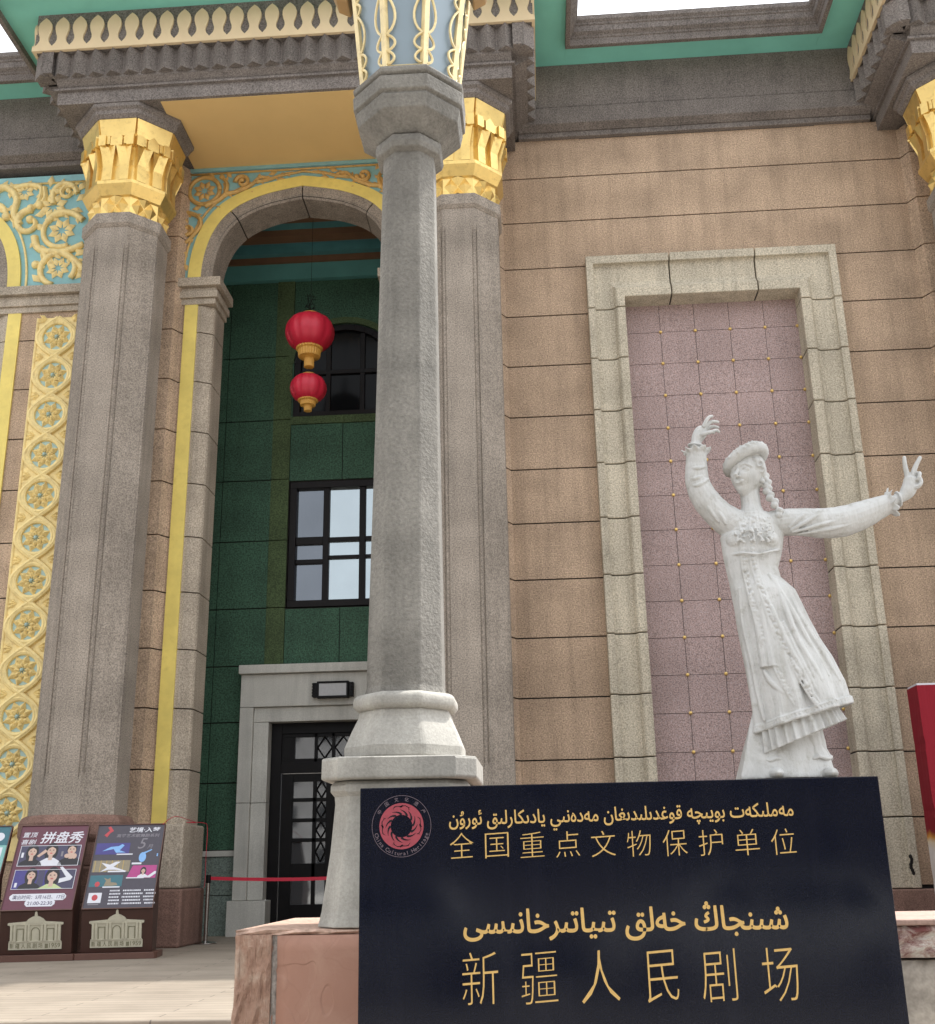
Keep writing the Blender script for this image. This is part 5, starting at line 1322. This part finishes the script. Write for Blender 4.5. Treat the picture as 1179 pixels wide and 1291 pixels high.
# ------------------------------------------------------------------ barrier, banner, cable
def stanchion(loc, label):
    t = empty('stanchion', loc, 0, label, 'barrier post', 'barrier posts with a red belt')
    m = MB(); m.lathe([(.17, 0), (.17, .012), (.155, .02), (.06, .035), (.03, .04)], 32); m.build('base', 'steel', t, local=True, bevel=.002)
    m = MB(); m.lathe([(.030, .035), (.030, .90)], 20); m.build('pole', 'steel', t, local=True, smooth=False)
    m = MB(); m.lathe([(.034, .84), (.036, .85), (.036, .945), (.030, .955)], 20); m.build('belt_head', 'black', t, local=True)
    return t
sa = stanchion((-4.99, 17.0, 0), 'steel barrier post standing beside the stone pier at the doorway')
stanchion((-2.35, 17.0, 0), 'steel barrier post at the far end of the red belt, behind the lamp post')
m = MB(); pts = [(-4.955+(2.57)*q/16, 17.0, .905-.035*math.sin(PI*q/16)) for q in range(17)]
m.loft([[(x, y-.0015, z-.024), (x, y-.0015, z+.024), (x, y+.0015, z+.024), (x, y+.0015, z-.024)] for x, y, z in pts])
o = m.build('barrier_belt', 'redbelt', None); tag(o, 'red webbing belt stretched across the doorway between barrier posts', 'belt')
t = empty('red_banner', (5.6, 13.7, -.6), 0, 'red printed banner box at the right edge of the photo', 'banner')
m = MB(); rnd = random.Random(11); V = []
for k in range(40):
    z = .25+(3.58-.25)*k/39; V.append((z, rnd.uniform(-.0025, .0025)+(.010 if k % 9 == 4 else 0)))
m.loft([[(-1.07+w_, .0, z), (1.4, -.05, z), (1.4, .42, z), (-1.07+w_*.4, .38, z)] for z, w_ in V]); m.build('banner_cloth', 'banner', t, local=True, smooth=False)
m = MB()
for z in (.3, 3.55): m.box(-1.03, 1.36, .05, .35, z-.03, z+.03) if z < 1 else m.box(-1.06, 1.36, .02, .37, 3.58, 3.605)
for x in (-.9, 1.2): m.box(x, x+.08, .15, .23, 0, .3)
m.build('banner_frame', 'white', t, local=True)
m = MB(); P = smooth_pts([(-4.96, 14.72, 1.60), (-5.0, 15.3, 1.72), (-5.0, 15.9, 1.70), (-4.98, 16.21, 1.67), (-5.15, 16.3, 1.685), (-4.98, 16.6, 1.68), (-4.955, 16.7, 1.6), (-4.955, 16.7, 1.2), (-4.955, 16.72, .9), (-4.96, 16.7, .78)], 6)
m.tube(P, .0045, 5); o = m.build('red_cable', 'redbelt', None, smooth=True); tag(o, 'thin red electric cable looped over the stone pier base', 'cable')

# ------------------------------------------------------------------ the far side of the street (seen only in reflections)
t = empty('street_building', (0, -42, -.6), 0, 'long plain grey apartment block across the street, mirrored in the door panes', 'building')
m = MB(); m.box(-60, 60, -8, 0, 0, 13); m.build('wall', granite('street_wall', (.26, .245, .23), 20, .1, .2, .1), t, local=True)
m = MB()
for k in range(40):
    for j in range(4): m.box(-58+3*k, -56.4+3*k, 0, .04, 1.4+3*j, 3.0+3*j)
m.build('window', 'darkglass', t, local=True)
def parked_car(x, paint_, label):
    t = empty('parked_car', (x, -7.2, -.6), 0, label, 'car', 'cars parked at the kerb behind the viewer')
    b = MB(); secs = [(-2.15, .45, .62, .70), (-2.05, .30, .82, .82), (-1.2, .24, .95, .88), (0, .22, .98, .90), (1.3, .24, .98, .88), (2.0, .30, .93, .84), (2.15, .45, .80, .72)]
    b.loft([[(px, -w, z0), (px, w, z0), (px, w+.02, (z0+z1)/2), (px, w-.06, z1), (px, -w+.06, z1), (px, -w-.02, (z0+z1)/2)] for px, z0, z1, w in secs])
    b.loft([[(px, -w, .94), (px, w, .94), (px+d, w-.18, z1), (px+d, -w+.18, z1)] for px, d, w, z1 in ((-1.15, .55, .80, 1.46), (1.75, -.45, .80, 1.44))])
    b.build('body', paint_, t, local=True, bevel=.04)
    g_ = MB()
    for s_ in (-1, 1):
        for q in ((-.92, -.10), (-.02, .85), (.93, 1.42)): g_.add([(q[0]+(.12 if q[0] < -.5 else 0), s_*.79, 1.0), (q[1], s_*.79, 1.0), (q[1]-(.18 if q[1] > 1 else 0), s_*.665, 1.38), (q[0]+(.40 if q[0] < -.5 else 0), s_*.665, 1.38)], [(0, 1, 2, 3)])
    g_.build('side_window', 'darkglass', t, local=True)
    for wx in (-1.35, 1.35):
        for s_ in (-1, 1):
            w = MB(); w.lathe([(.20, -.10), (.31, -.10), (.33, -.07), (.33, .07), (.31, .10), (.20, .10)], 28); w.xf(Matrix.Translation((wx, s_*.80, .33)) @ Matrix.Rotation(PI/2, 4, 'X')); wo_ = w.build('wheel', 'black', t, local=True)
            w = MB(); w.lathe([(.03, -.105), (.20, -.115), (.20, .115), (.03, .105)], 20); w.xf(Matrix.Translation((wx, s_*.80, .33)) @ Matrix.Rotation(PI/2, 4, 'X')); w.build('rim', 'steel', wo_, local=True)
parked_car(-2.6, paint('car_silver', (.50, .51, .53), .25, .03, 2, 0, .4), 'silver car parked at the kerb, mirrored in the black sign')
parked_car(2.7, paint('car_white', (.74, .74, .73), .25, .03, 2, 0), 'white car parked at the kerb, mirrored in the black sign')
